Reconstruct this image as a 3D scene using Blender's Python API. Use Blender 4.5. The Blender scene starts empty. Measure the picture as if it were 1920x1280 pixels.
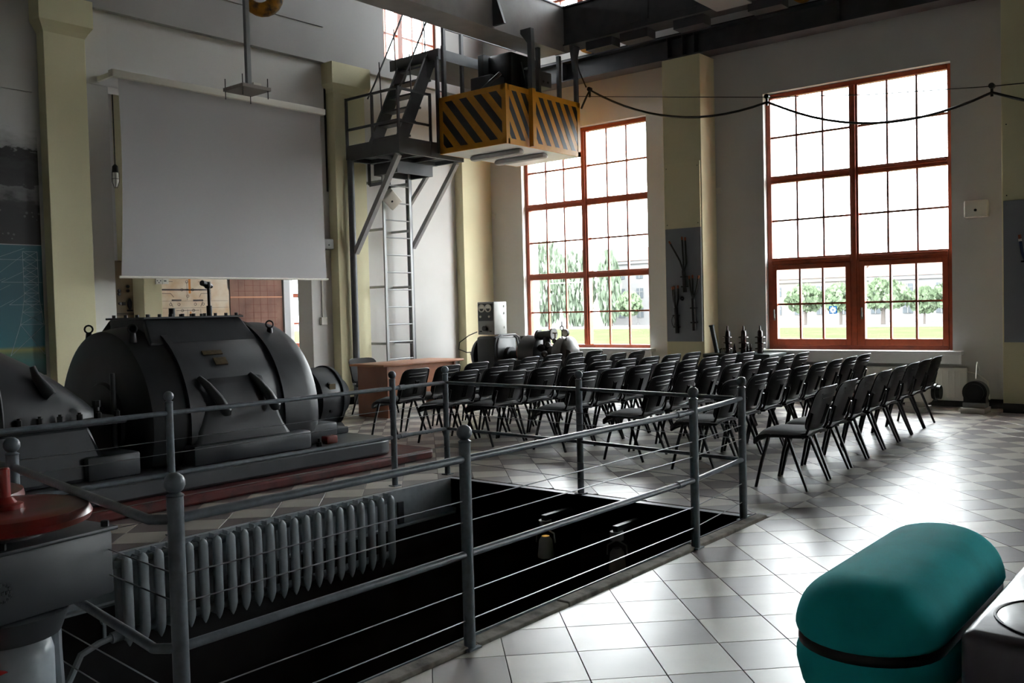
import bpy, bmesh, math, random
from mathutils import Vector, Matrix
random.seed(7)
S = bpy.context.scene
COL = S.collection
R = math.radians
# ------------------------------------------------------------------ camera, sky, light, exposure
cam_d = bpy.data.cameras.new('camera'); cam = bpy.data.objects.new('camera', cam_d); COL.objects.link(cam)
cam_d.sensor_width = 36; cam_d.lens = 32.586; cam_d.clip_start = .05; cam_d.clip_end = 600
yaw, pit, rol = R(39.48040512), R(-1.94696426), R(-1.43520418)
F = Vector((math.cos(yaw)*math.cos(pit), math.sin(yaw)*math.cos(pit), math.sin(pit)))
r0 = Vector((math.sin(yaw), -math.cos(yaw), 0)); u0 = r0.cross(F)
rt = math.cos(rol)*r0 + math.sin(rol)*u0; up = -math.sin(rol)*r0 + math.cos(rol)*u0
EYE = Vector((0, 0, 1.45))
cam.matrix_world = Matrix(((rt.x, up.x, -F.x, 0), (rt.y, up.y, -F.y, 0), (rt.z, up.z, -F.z, EYE.z), (0, 0, 0, 1)))
S.camera = cam
W = bpy.data.worlds.new('overcast_sky'); S.world = W; W.use_nodes = True
bg = W.node_tree.nodes['Background']; bg.inputs[0].default_value = (.94, .965, 1, 1); bg.inputs[1].default_value = 9.0
S.view_settings.view_transform = 'Standard'; S.view_settings.look = 'None'
S.view_settings.exposure = 1.6; S.view_settings.gamma = 1; S.view_settings.use_curve_mapping = False
WINS = [(-6.27, -3.62), (3.35, 6.0), (8.05, 10.72)]     # window bays, the first unseen and opened for its light, along the wall x = 13.4
UPPER = [(8.05, 10.72)]

# ------------------------------------------------------------------ materials
def lin(c):
    return tuple(((v/255)/12.92 if v/255 <= .04045 else ((v/255+.055)/1.055)**2.4) for v in c) + (1,)
MATS = {}
def mat(name, rgb, rough=.6, metal=0, var=.0, scale=6, bump=0, bscale=40, rgb2=None, spec=.5, sheen=0, coat=0, emit=None, coatr=.12):
    if name in MATS: return MATS[name]
    m = bpy.data.materials.new(name); m.use_nodes = True; nt = m.node_tree; b = nt.nodes['Principled BSDF']
    c = lin(rgb); b.inputs['Base Color'].default_value = c
    b.inputs['Roughness'].default_value = rough; b.inputs['Metallic'].default_value = metal
    b.inputs['Specular IOR Level'].default_value = spec
    if sheen: b.inputs['Sheen Weight'].default_value = sheen; b.inputs['Sheen Roughness'].default_value = .4
    if coat: b.inputs['Coat Weight'].default_value = coat; b.inputs['Coat Roughness'].default_value = coatr
    if emit: b.inputs['Emission Color'].default_value = lin(emit[0]); b.inputs['Emission Strength'].default_value = emit[1]
    if var or bump:
        tc = nt.nodes.new('ShaderNodeTexCoord')
    if var:
        n = nt.nodes.new('ShaderNodeTexNoise'); n.inputs['Scale'].default_value = scale; n.inputs['Detail'].default_value = 6
        nt.links.new(tc.outputs['Object'], n.inputs['Vector'])
        mx = nt.nodes.new('ShaderNodeMix'); mx.data_type = 'RGBA'
        c2 = lin(rgb2) if rgb2 else tuple(v*(1-var) for v in c[:3])+(1,)
        mx.inputs['A'].default_value = c; mx.inputs['B'].default_value = c2
        rp = nt.nodes.new('ShaderNodeMapRange'); rp.inputs[1].default_value = .42; rp.inputs[2].default_value = .68
        nt.links.new(n.outputs['Fac'], rp.inputs[0]); nt.links.new(rp.outputs[0], mx.inputs['Factor'])
        nt.links.new(mx.outputs['Result'], b.inputs['Base Color'])
    if bump:
        n2 = nt.nodes.new('ShaderNodeTexNoise'); n2.inputs['Scale'].default_value = bscale; n2.inputs['Detail'].default_value = 4
        nt.links.new(tc.outputs['Object'], n2.inputs['Vector'])
        bp = nt.nodes.new('ShaderNodeBump'); bp.inputs['Strength'].default_value = bump; bp.inputs['Distance'].default_value = .01
        nt.links.new(n2.outputs['Fac'], bp.inputs['Height']); nt.links.new(bp.outputs['Normal'], b.inputs['Normal'])
    MATS[name] = m
    return m
wall_m = mat('grey_wall_paint', (205, 203, 200), .85, var=.06, scale=1.2)
wall_dim_m = mat('dimmed_wall_paint', (164, 162, 160), .85, var=.1, scale=.8)  # wall grey for the upper wall, darkened to stand for weaker light there
cream_m = mat('cream_pilaster_paint', (216, 209, 172), .7, var=.05, scale=1.5)
ceil_m = mat('dark_ceiling_paint', (120, 118, 116), .9)
grout_m = mat('grey_grout', (70, 66, 62), .9)
tileA_m = mat('beige_glazed_tile', (188, 181, 169), .36, var=.1, scale=5, bump=.03, bscale=14, spec=1.0, coat=.35, coatr=.3)
tileB_m = mat('brown_glazed_tile', (110, 97, 95), .36, var=.15, scale=5, bump=.03, bscale=14, spec=1.0, coat=.35, coatr=.3)
frame_m = mat('red_brown_window_wood', (164, 74, 42), .4, var=.25, scale=9)
sill_m = mat('white_sill', (225, 225, 225), .5)
black_base_m = mat('black_skirting', (30, 27, 26), .5)
concrete_m = mat('worn_concrete', (150, 142, 132), .85, var=.5, scale=9, bump=.4, bscale=30, rgb2=(92, 86, 79))
dark_m = mat('pit_dark_wall', (52, 52, 54), .8, var=.3, scale=3)
crane_m = mat('dark_grey_crane_paint', (74, 75, 79), .45, var=.25, scale=5)
girder_m = mat('grey_girder_paint', (160, 159, 160), .4, var=.15, scale=4, bump=.08, bscale=30)
steel_m = mat('grey_stair_paint', (82, 84, 88), .45, var=.15, scale=6)
galv_m = mat('pale_grey_ladder_paint', (150, 152, 154), .4, metal=.2)
rail_m = mat('blue_grey_rail_paint', (108, 116, 124), .33, var=.25, scale=25, bump=.15, bscale=60)
wire_m = mat('steel_wire', (150, 152, 155), .3, metal=.9)
radi_m = mat('grey_radiator_paint', (160, 168, 175), .35, var=.15, scale=14)
gen_m = mat('charcoal_machine_paint', (43, 45, 48), .42, var=.3, scale=5, bump=.12, bscale=9)
genlo_m = mat('grey_machine_bed_paint', (66, 70, 74), .38, var=.25, scale=5, bump=.1, bscale=12)
red_m = mat('oxide_red_paint', (98, 34, 30), .4, var=.4, scale=8, bump=.2, bscale=18, rgb2=(58, 24, 22))
redwheel_m = mat('oxblood_wheel_paint', (140, 42, 38), .3, var=.35, scale=7, rgb2=(92, 48, 38))
brass_m = mat('tarnished_brass', (84, 70, 42), .5, metal=.4, var=.4, scale=30)
iron_m = mat('dark_iron', (38, 38, 40), .4, metal=.5)
plast_m = mat('black_chair_plastic', (10, 10, 11), .38, spec=.3)
cloth_m = mat('charcoal_chair_fabric', (44, 40, 40), .85, var=.2, scale=120, bump=.2, bscale=400)
leg_m = mat('black_tube_enamel', (20, 20, 22), .3)
clip_m = mat('grey_link_clip', (150, 150, 152), .4)
desk_m = mat('cherry_veneer', (172, 114, 82), .4, var=.25, scale=3)
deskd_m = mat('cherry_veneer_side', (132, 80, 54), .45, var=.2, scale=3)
screen_m = mat('matt_screen_fabric', (170, 168, 169), .9)
white_m = mat('white_plastic', (222, 218, 208), .5)
greyp_m = mat('grey_plastic', (140, 140, 138), .5)
yel_m = mat('hazard_yellow', (214, 146, 24), .4, var=.15, scale=5)
blk_m = mat('hazard_black', (32, 33, 36), .35)
teal_m = mat('teal_velvet', (34, 190, 194), .8, var=.22, scale=5, bump=.35, bscale=5, spec=.12)
band_m = mat('black_band', (14, 14, 15), .45)
block_m = mat('dark_enamel_block', (84, 78, 88), .3, var=.15, scale=9, bump=.12, bscale=14, coat=.4)
board_m = mat('grey_exhibit_board', (128, 132, 138), .6)
cable_m = mat('black_rubber_cable', (26, 24, 24), .5)
copper_m = mat('copper_core', (140, 78, 52), .45, metal=.5)
panel_m = mat('cream_switchboard', (138, 122, 96), .5, var=.1, scale=3)
insul_m = mat('brown_porcelain', (44, 30, 28), .2)
tank_m = mat('green_black_tank', (42, 50, 48), .45)
gauge_m = mat('gauge_glass_white', (215, 214, 205), .25)
inst_m = mat('silver_instrument_box', (124, 124, 121), .45, metal=.2, var=.15, scale=8)
bake_m = mat('black_bakelite', (22, 22, 23), .3)
black2_m = mat('black_machine_paint', (24, 24, 25), .4)
pump_m = mat('oily_pump_iron', (50, 48, 46), .35, metal=.3, var=.5, scale=14)
grass_m = mat('mown_grass', (56, 62, 42), .9, var=.25, scale=.25, rgb2=(63, 66, 48), spec=0)
road_m = mat('pale_street', (84, 83, 82), .9, spec=0)
facade_m = mat('white_facade', (98, 97, 97), .9, spec=0)
facade2_m = mat('cream_facade', (100, 96, 92), .9, spec=0)
fwin_m = mat('facade_window_dark', (70, 74, 77), .8, spec=0)
roof_m = mat('red_roof', (92, 76, 70), .8, spec=0)
leaf_m = mat('tree_leaf', (76, 88, 68), .9, var=.4, scale=1.0, rgb2=(92, 102, 84), spec=0)
willow_m = mat('willow_leaf', (82, 92, 78), .9, var=.4, scale=.6, rgb2=(96, 106, 92), spec=0)
bark_m = mat('grey_bark', (66, 60, 56), .9)
sign_m = mat('sign_blue', (8, 38, 66), .7, spec=0)
def glass_mat():
    m = bpy.data.materials.new('window_glass'); m.use_nodes = True; nt = m.node_tree; nt.nodes.clear()
    o = nt.nodes.new('ShaderNodeOutputMaterial'); mx = nt.nodes.new('ShaderNodeMixShader')
    t = nt.nodes.new('ShaderNodeBsdfTransparent'); g = nt.nodes.new('ShaderNodeBsdfGlossy')
    t.inputs[0].default_value = (.96, .98, .97, 1); g.inputs['Roughness'].default_value = .02
    mx.inputs[0].default_value = .04
    nt.links.new(t.outputs[0], mx.inputs[1]); nt.links.new(g.outputs[0], mx.inputs[2]); nt.links.new(mx.outputs[0], o.inputs[0])
    return m
glass_m = glass_mat()

# ------------------------------------------------------------------ mesh helpers
ORG = {}
def V(*a): return Vector(a)
class MB:
    def __init__(s): s.v = []; s.f = []; s.mi = []; s.cur = 0
    def add(s, vs, fs):
        o = len(s.v); s.v += [Vector(p) for p in vs]
        for f in fs: s.f.append([o+i for i in f]); s.mi.append(s.cur)
        return s
    def box(s, x0, x1, y0, y1, z0, z1, M=None):
        vs = [V(x, y, z) for z in (z0, z1) for y in (y0, y1) for x in (x0, x1)]
        if M: vs = [M @ p for p in vs]
        return s.add(vs, [(0, 2, 3, 1), (4, 5, 7, 6), (0, 1, 5, 4), (2, 6, 7, 3), (0, 4, 6, 2), (1, 3, 7, 5)])
    def rbox(s, x0, x1, y0, y1, z0, z1, b, M=None, seg=2):
        bm = bmesh.new(); bmesh.ops.create_cube(bm, size=1)
        for p in bm.verts: p.co = V((x0+x1)/2+p.co.x*(x1-x0), (y0+y1)/2+p.co.y*(y1-y0), (z0+z1)/2+p.co.z*(z1-z0))
        bmesh.ops.bevel(bm, geom=bm.edges[:], offset=b, segments=seg, profile=.5, affect='EDGES')
        bm.verts.index_update()
        vs = [p.co.copy() for p in bm.verts]
        if M: vs = [M @ p for p in vs]
        s.add(vs, [[q.index for q in f.verts] for f in bm.faces]); bm.free(); return s
    def ring(s, c, a, b, r, n, ph=0):
        return [c + a*(r*math.cos(2*math.pi*i/n+ph)) + b*(r*math.sin(2*math.pi*i/n+ph)) for i in range(n)]
    def cyl(s, p, q, r, r2=None, n=12, cap=True, ph=0):
        p, q = Vector(p), Vector(q); d = (q-p).normalized()
        a = d.orthogonal().normalized(); b = d.cross(a)
        r2 = r if r2 is None else r2
        vs = s.ring(p, a, b, r, n, ph)+s.ring(q, a, b, r2, n, ph)
        fs = [(i, (i+1) % n, n+(i+1) % n, n+i) for i in range(n)]
        if cap: fs += [tuple(range(n-1, -1, -1)), tuple(range(n, 2*n))]
        return s.add(vs, fs)
    def tube(s, pts, r, n=8, closed=False):
        pts = [Vector(p) for p in pts]; N = len(pts); rs = r if isinstance(r, (list, tuple)) else [r]*N
        up_ = None; vs = []
        for i, p in enumerate(pts):
            if closed: d = pts[(i+1) % N]-pts[i-1]
            else: d = pts[min(i+1, N-1)]-pts[max(i-1, 0)]
            d.normalize()
            if up_ is None: up_ = d.orthogonal().normalized()
            a = (up_-d*up_.dot(d)).normalized(); b = d.cross(a); up_ = a
            vs += s.ring(p, a, b, rs[i], n)
        fs = []
        for i in range(N if closed else N-1):
            j = (i+1) % N
            for k in range(n): fs.append((i*n+k, i*n+(k+1) % n, j*n+(k+1) % n, j*n+k))
        if not closed: fs += [tuple(range(n-1, -1, -1)), tuple(range((N-1)*n, N*n))]
        return s.add(vs, fs)
    def lathe(s, prof, o, d=(0, 0, 1), n=24, a0=0, a1=2*math.pi, cap=True):
        o = Vector(o); d = Vector(d).normalized(); a = d.orthogonal().normalized() if abs(d.z) > .9 else V(0, 0, 1); b = d.cross(a)
        full = abs(a1-a0-2*math.pi) < 1e-6; m = n if full else n+1; vs = []
        for r, h in prof:
            for i in range(m):
                t = a0+(a1-a0)*i/n; vs.append(o+d*h+a*(r*math.cos(t))+b*(r*math.sin(t)))
        fs = []
        for k in range(len(prof)-1):
            for i in range(n):
                j = (i+1) % m; fs.append((k*m+i, k*m+j, (k+1)*m+j, (k+1)*m+i))
        if cap and full: fs += [tuple(range(n-1, -1, -1)), tuple(range((len(prof)-1)*m, len(prof)*m))]
        return s.add(vs, fs)
    def ball(s, c, r, n=12, sc=(1, 1, 1)):
        c = Vector(c); h = n//2; vs = [c+V(0, 0, -r*sc[2])]; fs = []
        for k in range(1, h):
            t = -math.pi/2+math.pi*k/h
            for i in range(n):
                p = 2*math.pi*i/n; vs.append(c+V(r*sc[0]*math.cos(t)*math.cos(p), r*sc[1]*math.cos(t)*math.sin(p), r*sc[2]*math.sin(t)))
        vs.append(c+V(0, 0, r*sc[2])); L = len(vs)-1
        for i in range(n): fs.append((0, 1+(i+1) % n, 1+i))
        for k in range(h-2):
            for i in range(n): fs.append((1+k*n+i, 1+k*n+(i+1) % n, 1+(k+1)*n+(i+1) % n, 1+(k+1)*n+i))
        for i in range(n): fs.append((1+(h-2)*n+i, 1+(h-2)*n+(i+1) % n, L))
        return s.add(vs, fs)
    def prism(s, poly, e):
        poly = [Vector(p) for p in poly]; e = Vector(e); n = len(poly)
        return s.add(poly+[p+e for p in poly], [tuple(range(n-1, -1, -1)), tuple(range(n, 2*n))]+[(i, (i+1) % n, n+(i+1) % n, n+i) for i in range(n)])
    def bar(s, p, q, w, h, upv=(0, 0, 1)):
        p, q = Vector(p), Vector(q); d = (q-p).normalized(); u = Vector(upv); a = d.cross(u)
        if a.length < 1e-4: a = d.orthogonal()
        a.normalize(); b = a.cross(d)
        vs = [c+a*(i*w/2)+b*(j*h/2) for c in (p, q) for i, j in ((-1, -1), (1, -1), (1, 1), (-1, 1))]
        return s.add(vs, [(3, 2, 1, 0), (4, 5, 6, 7), (0, 1, 5, 4), (1, 2, 6, 5), (2, 3, 7, 6), (3, 0, 4, 7)])
    def grid(s, rows, closed=False):
        m = len(rows[0]); vs = [p for r in rows for p in r]; fs = []
        for k in range(len(rows)-1):
            for i in range(m if closed else m-1):
                j = (i+1) % m; fs.append((k*m+i, k*m+j, (k+1)*m+j, (k+1)*m+i))
        return s.add(vs, fs)
    def build(s, name, material, parent=None, origin=None, smooth=True, ang=38, kind=None, bevel=0):
        if parent is not None: o = ORG[parent.name]
        elif origin is not None: o = Vector(origin)
        else:
            xs = [p.x for p in s.v]; ys = [p.y for p in s.v]; zs = [p.z for p in s.v]
            o = V((min(xs)+max(xs))/2, (min(ys)+max(ys))/2, min(zs))
        me = bpy.data.meshes.new(name); me.from_pydata([tuple(p-o) for p in s.v], [], s.f)
        ms = material if isinstance(material, (list, tuple)) else [material]
        for m in ms: me.materials.append(m)
        if len(ms) > 1: me.polygons.foreach_set('material_index', s.mi)
        bm = bmesh.new(); bm.from_mesh(me); bmesh.ops.recalc_face_normals(bm, faces=bm.faces); bm.to_mesh(me); bm.free()
        if smooth:
            me.polygons.foreach_set('use_smooth', [True]*len(me.polygons)); me.set_sharp_from_angle(angle=R(ang))
        ob = bpy.data.objects.new(name, me); COL.objects.link(ob)
        if parent is not None: ob.parent = parent
        else: ob.location = o
        ORG[ob.name] = o.copy()
        if kind: ob['kind'] = kind
        if bevel:
            bv = ob.modifiers.new('edge', 'BEVEL'); bv.width = bevel; bv.segments = 2; bv.limit_method = 'ANGLE'; bv.angle_limit = R(40)
        return ob
def tag(o, label=None, cat=None, group=None, kind=None):
    if label: o['label'] = label
    if cat: o['category'] = cat
    if group: o['group'] = group
    if kind: o['kind'] = kind
    return o
def thing(name, loc, label=None, cat=None, group=None, kind=None):
    o = bpy.data.objects.new(name, None); COL.objects.link(o); o.location = loc; o.empty_display_size = .1
    ORG[o.name] = Vector(loc)
    return tag(o, label, cat, group, kind)
def dup(root, loc, rz=0, label=None, group=None):
    r = root.copy(); COL.objects.link(r); r.location = loc; r.rotation_euler = (0, 0, rz); ORG[r.name] = Vector(loc)
    if label: r['label'] = label
    if group: r['group'] = group
    for ch in list(root.children):
        c = ch.copy(); COL.objects.link(c); c.parent = r; ORG[c.name] = Vector(loc)
        for g in list(ch.children):
            d = g.copy(); COL.objects.link(d); d.parent = c; ORG[d.name] = Vector(loc)
    return r
def struct(name, mb, m, parent=None, **k): return mb.build(name, m, parent, kind=None if parent else 'structure', **k)

# ------------------------------------------------------------------ room shell
XW, YW = 13.4, 11.65            # window wall, screen wall
HC = 9.0
# window wall, pieces between the openings
m = MB(); ys = [-8.0]
for a, b in WINS: ys += [a, b]
ys += [12.0]
for i in range(0, len(ys), 2): m.box(XW, XW+.45, ys[i], ys[i+1], -.3, HC)
for a, b in WINS:
    m.box(XW, XW+.45, a, b, -.3, .74)
    if (a, b) in UPPER: m.box(XW, XW+.45, a, b, 4.62, 6.3).box(XW, XW+.45, a, b, 8.2, HC)
    else: m.box(XW, XW+.45, a, b, 4.62, HC)
wall_r = struct('wall_right', m, wall_m, smooth=False)
# screen wall with the opening to the next room and the upper window
OX0, OX1, OZ = 6.06, 9.24, 4.46
m = MB()
m.box(-6, OX0, YW, YW+.35, -.3, 5.41).box(OX0, OX1, YW, YW+.35, OZ, 5.41).box(OX1, XW+.45, YW, YW+.35, -.3, 5.41).box(OX0, OX1, YW, YW+.35, -.3, 0)
struct('wall_back', m, wall_m, smooth=False)
m = MB(); UX0, UX1, UZ0, UZ1 = 10.86, 12.3, 5.74, 7.4
YU = YW-.08
m.box(-6, UX0, YU, YU+.42, 5.415, HC).box(UX1, XW+.45, YU, YU+.42, 5.415, HC).box(UX0, UX1, YU, YU+.42, 5.415, UZ0).box(UX0, UX1, YU, YU+.42, UZ1, HC)
struct('wall_upper_back', m, wall_dim_m, smooth=False)
struct('wall_left', MB().box(-6.4, -6, -8, 12, -.3, HC), wall_m, smooth=False)
struct('wall_front', MB().box(-6.4, XW+.45, -8.4, -8, -.3, HC), wall_m, smooth=False)
struct('ceiling', MB().box(-6.4, XW+.45, -8.4, 12.1, HC, HC+.25), ceil_m, smooth=False)
# pit opening in the floor
PX0, PX1, PY0, PY1 = 1.5, 5.85, 2.74, 5.55
m = MB()
zt = -.004
m.box(-6, PX0, -8, YW, -.25, zt).box(PX1, XW, -8, YW, -.25, zt).box(PX0, PX1, -8, PY0-.09, -.25, zt).box(PX0, PX1, PY1+.05, YW, -.25, zt)
floor = struct('floor', m, grout_m, smooth=False)
# tiles, laid on the diagonal in two fields
SD = .3066; HD = SD/math.sqrt(2)
def clip(poly, axis, val, keep_gt):
    out = []
    for i in range(len(poly)):
        p, q = poly[i], poly[(i+1) % len(poly)]
        a = (p[axis]-val)*(1 if keep_gt else -1); b = (q[axis]-val)*(1 if keep_gt else -1)
        if a >= 0: out.append(p)
        if (a >= 0) != (b >= 0):
            t = a/(a-b); out.append((p[0]+(q[0]-p[0])*t, p[1]+(q[1]-p[1])*t))
    return out
def field(c, rects, skip=()):
    res = []
    for x0, x1, y0, y1 in rects:
        n = int(40/SD)
        for i in range(-n, n):
            for j in range(-n, n):
                cx = c[0]+(i+j)*HD; cy = c[1]+(i-j)*HD
                if cx < x0-HD or cx > x1+HD or cy < y0-HD or cy > y1+HD: continue
                h = HD-.0024
                poly = [(cx+h, cy), (cx, cy+h), (cx-h, cy), (cx, cy-h)]
                full = x0 <= cx-h and cx+h <= x1 and y0 <= cy-h and cy+h <= y1
                if not full:
                    for ax, vv, g in ((0, x0+.0015, 1), (0, x1-.0015, 0), (1, y0+.0015, 1), (1, y1-.0015, 0)):
                        poly = clip(poly, ax, vv, g)
                        if len(poly) < 3: break
                    if len(poly) < 3: continue
                    ar = abs(sum(poly[k][0]*poly[(k+1) % len(poly)][1]-poly[(k+1) % len(poly)][0]*poly[k][1] for k in range(len(poly))))/2
                    if ar < .002: continue
                res.append((cx, cy, poly, full, (i+j) % 2))
    return res
tiles = field((3.797, 1.843), [(-6, XW, -8, 2.65)]) + field((4.01, 6.25), [(5.93, XW, 2.65, YW), (-6, 5.93, 5.6, YW), (-6, 1.44, 2.65, 5.6)])
def proj(x, y, z=0):
    d = V(x, y, z)-EYE; w = d.dot(F)
    return (960+1737.9*d.dot(rt)/w, 640-1737.9*d.dot(up)/w, w) if w > .3 else None
def shown(poly):
    pp = [proj(*p) for p in poly]
    if any(p is None for p in pp): return 0
    cx = sum(p[0] for p in pp)/len(pp); cy = sum(p[1] for p in pp)/len(pp)
    if not (-20 < cx < 1940 and 560 < cy < 1300): return 0
    # plinth and teal seat stand on some of the tiles
    return abs(sum(pp[k][0]*pp[(k+1) % len(pp)][1]-pp[(k+1) % len(pp)][0]*pp[k][1] for k in range(len(pp))))/2
def hidden(t): return (t[0] < 6.7 and 6.6 < t[1] < 9) or (2.7 < t[0] < 4.2 and -.3 < t[1] < 1.1)
rank = sorted(tiles, key=lambda t: -(0 if hidden(t) else shown(t[2])))
def tile_mesh(mb, poly, z=0.0):
    n = len(poly); cx = sum(p[0] for p in poly)/n; cy = sum(p[1] for p in poly)/n; k = .992
    vs = [V(p[0], p[1], -.0045) for p in poly]+[V(p[0], p[1], -.0012+z) for p in poly]+[V(cx+(p[0]-cx)*k, cy+(p[1]-cy)*k, z) for p in poly]
    fs = [tuple(range(2*n, 3*n))]
    for r_ in (0, n): fs += [(r_+i, r_+(i+1) % n, r_+n+(i+1) % n, r_+n+i) for i in range(n)]
    mb.add(vs, fs)
shared = {}
for t in rank[:300]:
    cx, cy, poly, full, par = t; mm = tileB_m if par else tileA_m
    if full:
        if par not in shared:
            b = MB(); tile_mesh(b, [(p[0]-cx, p[1]-cy) for p in poly]); o = b.build('tile', mm, origin=(0, 0, 0), smooth=False); shared[par] = o
        else:
            o = shared[par].copy(); COL.objects.link(o)
        o.parent = floor; o.location = V(cx, cy, 0)-ORG['floor']
    else:
        b = MB(); tile_mesh(b, poly); b.build('tile', mm, floor, smooth=False)
for par, nm in ((0, 'beige_tiles'), (1, 'brown_tiles')):
    b = MB()
    for t in rank[300:]:
        if t[4] == par: tile_mesh(b, t[2])
    o = b.build(nm, tileB_m if par else tileA_m, floor, smooth=False); o['kind'] = 'stuff'
# pilasters
def pilaster(name, x0, x1, y0, y1, z1, base=True, cap=None):
    p = thing(name, ((x0+x1)/2, (y0+y1)/2, 0), kind='structure')
    MB().box(x0, x1, y0, y1, 0, z1).build('shaft', cream_m, p, smooth=False, bevel=.006)
    if base: MB().box(x0-.012, x1+.012, y0-.012, y1, 0, .12).build('plinth_strip', black_base_m, p, smooth=False)
    if cap:
        b = MB()
        pr = [(0, z1-.46), (.03, z1-.40), (.075, z1-.33), (.075, z1)]
        rows = []
        for d, z in pr: rows.append([V(x0-d, y1, z), V(x0-d, y0-d, z), V(x1+d, y0-d, z), V(x1+d, y1, z)])
        b.grid(rows); b.add([p_ for p_ in rows[-1]], [(0, 1, 2, 3)])
        b.build('capital', cream_m, p, smooth=False)
    return p
pilaster('pilaster_window', 12.93, XW, 6.8, 7.46, 5.3)
pilaster('pilaster_window', 12.93, XW, 1.98, 2.645, 5.3)
pilaster('pilaster_corner', 12.6, XW, 11.46, YW, 5.3)
pilaster('pilaster_screen', 9.64, 10.28, 11.46, YW, 5.41, cap=1)
pilaster('pilaster_screen', 5.18, 5.69, 11.46, YW, 5.41, cap=1)
# skirtings and trims
b = MB()
for a, c in ((-8, 1.97), (2.66, 6.79), (7.47, 11.46)): b.box(XW-.02, XW, a, c, 0, .12)
struct('baseboard_right', b, black_base_m, smooth=False)
b = MB()
for a, c in ((-6, 5.17), (5.7, OX0), (OX1, 9.63), (10.29, 12.59)): b.box(a, c, YW-.02, YW, 0, .12)
struct('baseboard_back', b, black_base_m, smooth=False)
struct('trim_1', MB().box(-6, 5.1, YW-.03, YW, 4.23, 4.49).box(5.77, OX0, YW-.02, YW, 4.46, 5.41), wall_m, smooth=False)
struct('trim_2', MB().box(-6, 9.55, YU-.025, YU, 5.96, 6.0), wall_dim_m, smooth=False)
# ------------------------------------------------------------------ windows
def window(name, y0, y1, z0, z1, rows, trans, sash=False, x=XW+.13):
    w = thing(name, (x, (y0+y1)/2, z0), kind='structure')
    fw = .07
    MB().box(x-.03, x+.07, y0, y0+fw, z0, z1).box(x-.03, x+.07, y1-fw, y1, z0, z1).box(x-.03, x+.07, y0+fw, y1-fw, z0, z0+.06).box(x-.03, x+.07, y0+fw, y1-fw, z1-fw, z1).build('frame', frame_m, w, smooth=False, bevel=.008)
    ym = (y0+y1)/2
    MB().box(x-.045, x+.07, ym-.062, ym+.062, z0+.06, z1-fw).box(x-.065, x-.045, ym-.03, ym+.03, z0+.06, z1-fw).build('mullion', frame_m, w, smooth=False, bevel=.006)
    for t in trans:
        for a, c in ((y0+fw, ym-.062), (ym+.062, y1-fw)):
            MB().box(x-.04, x+.06, a, c, t-.055, t+.055).box(x-.055, x-.04, a, c, t-.005, t+.03).build('transom', frame_m, w, smooth=False, bevel=.006)
    lev = [z0+.06]+[v for t in trans for v in (t-.055, t+.055)]+[z1-fw]
    for s_ in range(0, len(lev), 2):
        za, zb = lev[s_], lev[s_+1]
        for a, c in ((y0+fw, ym-.062), (ym+.062, y1-fw)):
            aa, cc, z_a, z_b = a, c, za, zb
            if sash and s_ == 0:
                sf = .075
                so = MB().box(x-.05, x+.04, a, a+sf, za, zb).box(x-.05, x+.04, c-sf, c, za, zb).box(x-.05, x+.04, a+sf, c-sf, za, za+.1).box(x-.05, x+.04, a+sf, c-sf, zb-.07, zb).build('sash', frame_m, w, smooth=False, bevel=.006)
                hy = c-.035
                MB().box(x-.065, x-.05, hy-.012, hy+.012, za+.38, za+.48).box(x-.085, x-.065, hy-.008, hy+.008, za+.42, za+.55).build('handle', inst_m, so, smooth=False)
                aa, cc, z_a, z_b = a+sf, c-sf, za+.1, zb-.07
            for k in (1, 2):
                yy = aa+(cc-aa)*k/3
                MB().box(x-.012, x+.03, yy-.014, yy+.014, z_a, z_b).build('muntin', frame_m, w, smooth=False)
            zz = z_a+(z_b-z_a)*rows
            for k in range(3):
                ya, yb = aa+(cc-aa)*k/3+.014*(k > 0), aa+(cc-aa)*(k+1)/3-.014*(k < 2)
                MB().box(x-.01, x+.028, ya, yb, zz-.014, zz+.014).build('muntin', frame_m, w, smooth=False)
                MB().box(x+.006, x+.012, ya, yb, z_a, zz-.014).build('pane', glass_m, w, smooth=False)
                MB().box(x+.006, x+.012, ya, yb, zz+.014, z_b).build('pane', glass_m, w, smooth=False)
    MB().box(XW-.16, x-.03, y0-(.14 if sash else .1), y1+.02, z0-.045, z0).box(XW-.16, XW-.13, y0-(.14 if sash else .1), y1+.02, z0-.17, z0-.045).build('sill', sill_m, w, smooth=False, bevel=.004)
    return w
window('window_1', 8.05, 10.72, .75, 4.615, .49, (2.04, 3.315))
window('window_2', 3.35, 6.0, .75, 4.615, .5, (2.08, 3.32), sash=True)
def plain_window(name, y0, y1, z0, z1, nv, nh):
    w = thing(name, (XW+.13, (y0+y1)/2, z0), kind='structure'); x = XW+.13
    b = MB().box(x-.03, x+.07, y0, y0+.07, z0, z1).box(x-.03, x+.07, y1-.07, y1, z0, z1).box(x-.03, x+.07, y0+.07, y1-.07, z0, z0+.07).box(x-.03, x+.07, y0+.07, y1-.07, z1-.07, z1)
    b.box(x-.04, x+.07, (y0+y1)/2-.06, (y0+y1)/2+.06, z0+.07, z1-.07); b.build('frame', frame_m, w, smooth=False)
    for k in range(1, nv):
        yy = y0+(y1-y0)*k/nv
        if abs(yy-(y0+y1)/2) > .1: MB().box(x-.012, x+.03, yy-.014, yy+.014, z0+.07, z1-.07).build('muntin', frame_m, w, smooth=False)
    for k in range(1, nh): MB().box(x-.011, x+.029, y0+.07, y1-.07, z0+(z1-z0)*k/nh-.02, z0+(z1-z0)*k/nh+.02).build('muntin', frame_m, w, smooth=False)
    MB().box(x+.006, x+.012, y0+.07, y1-.07, z0+.07, z1-.07).build('pane', glass_m, w, smooth=False)
n = 3
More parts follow.
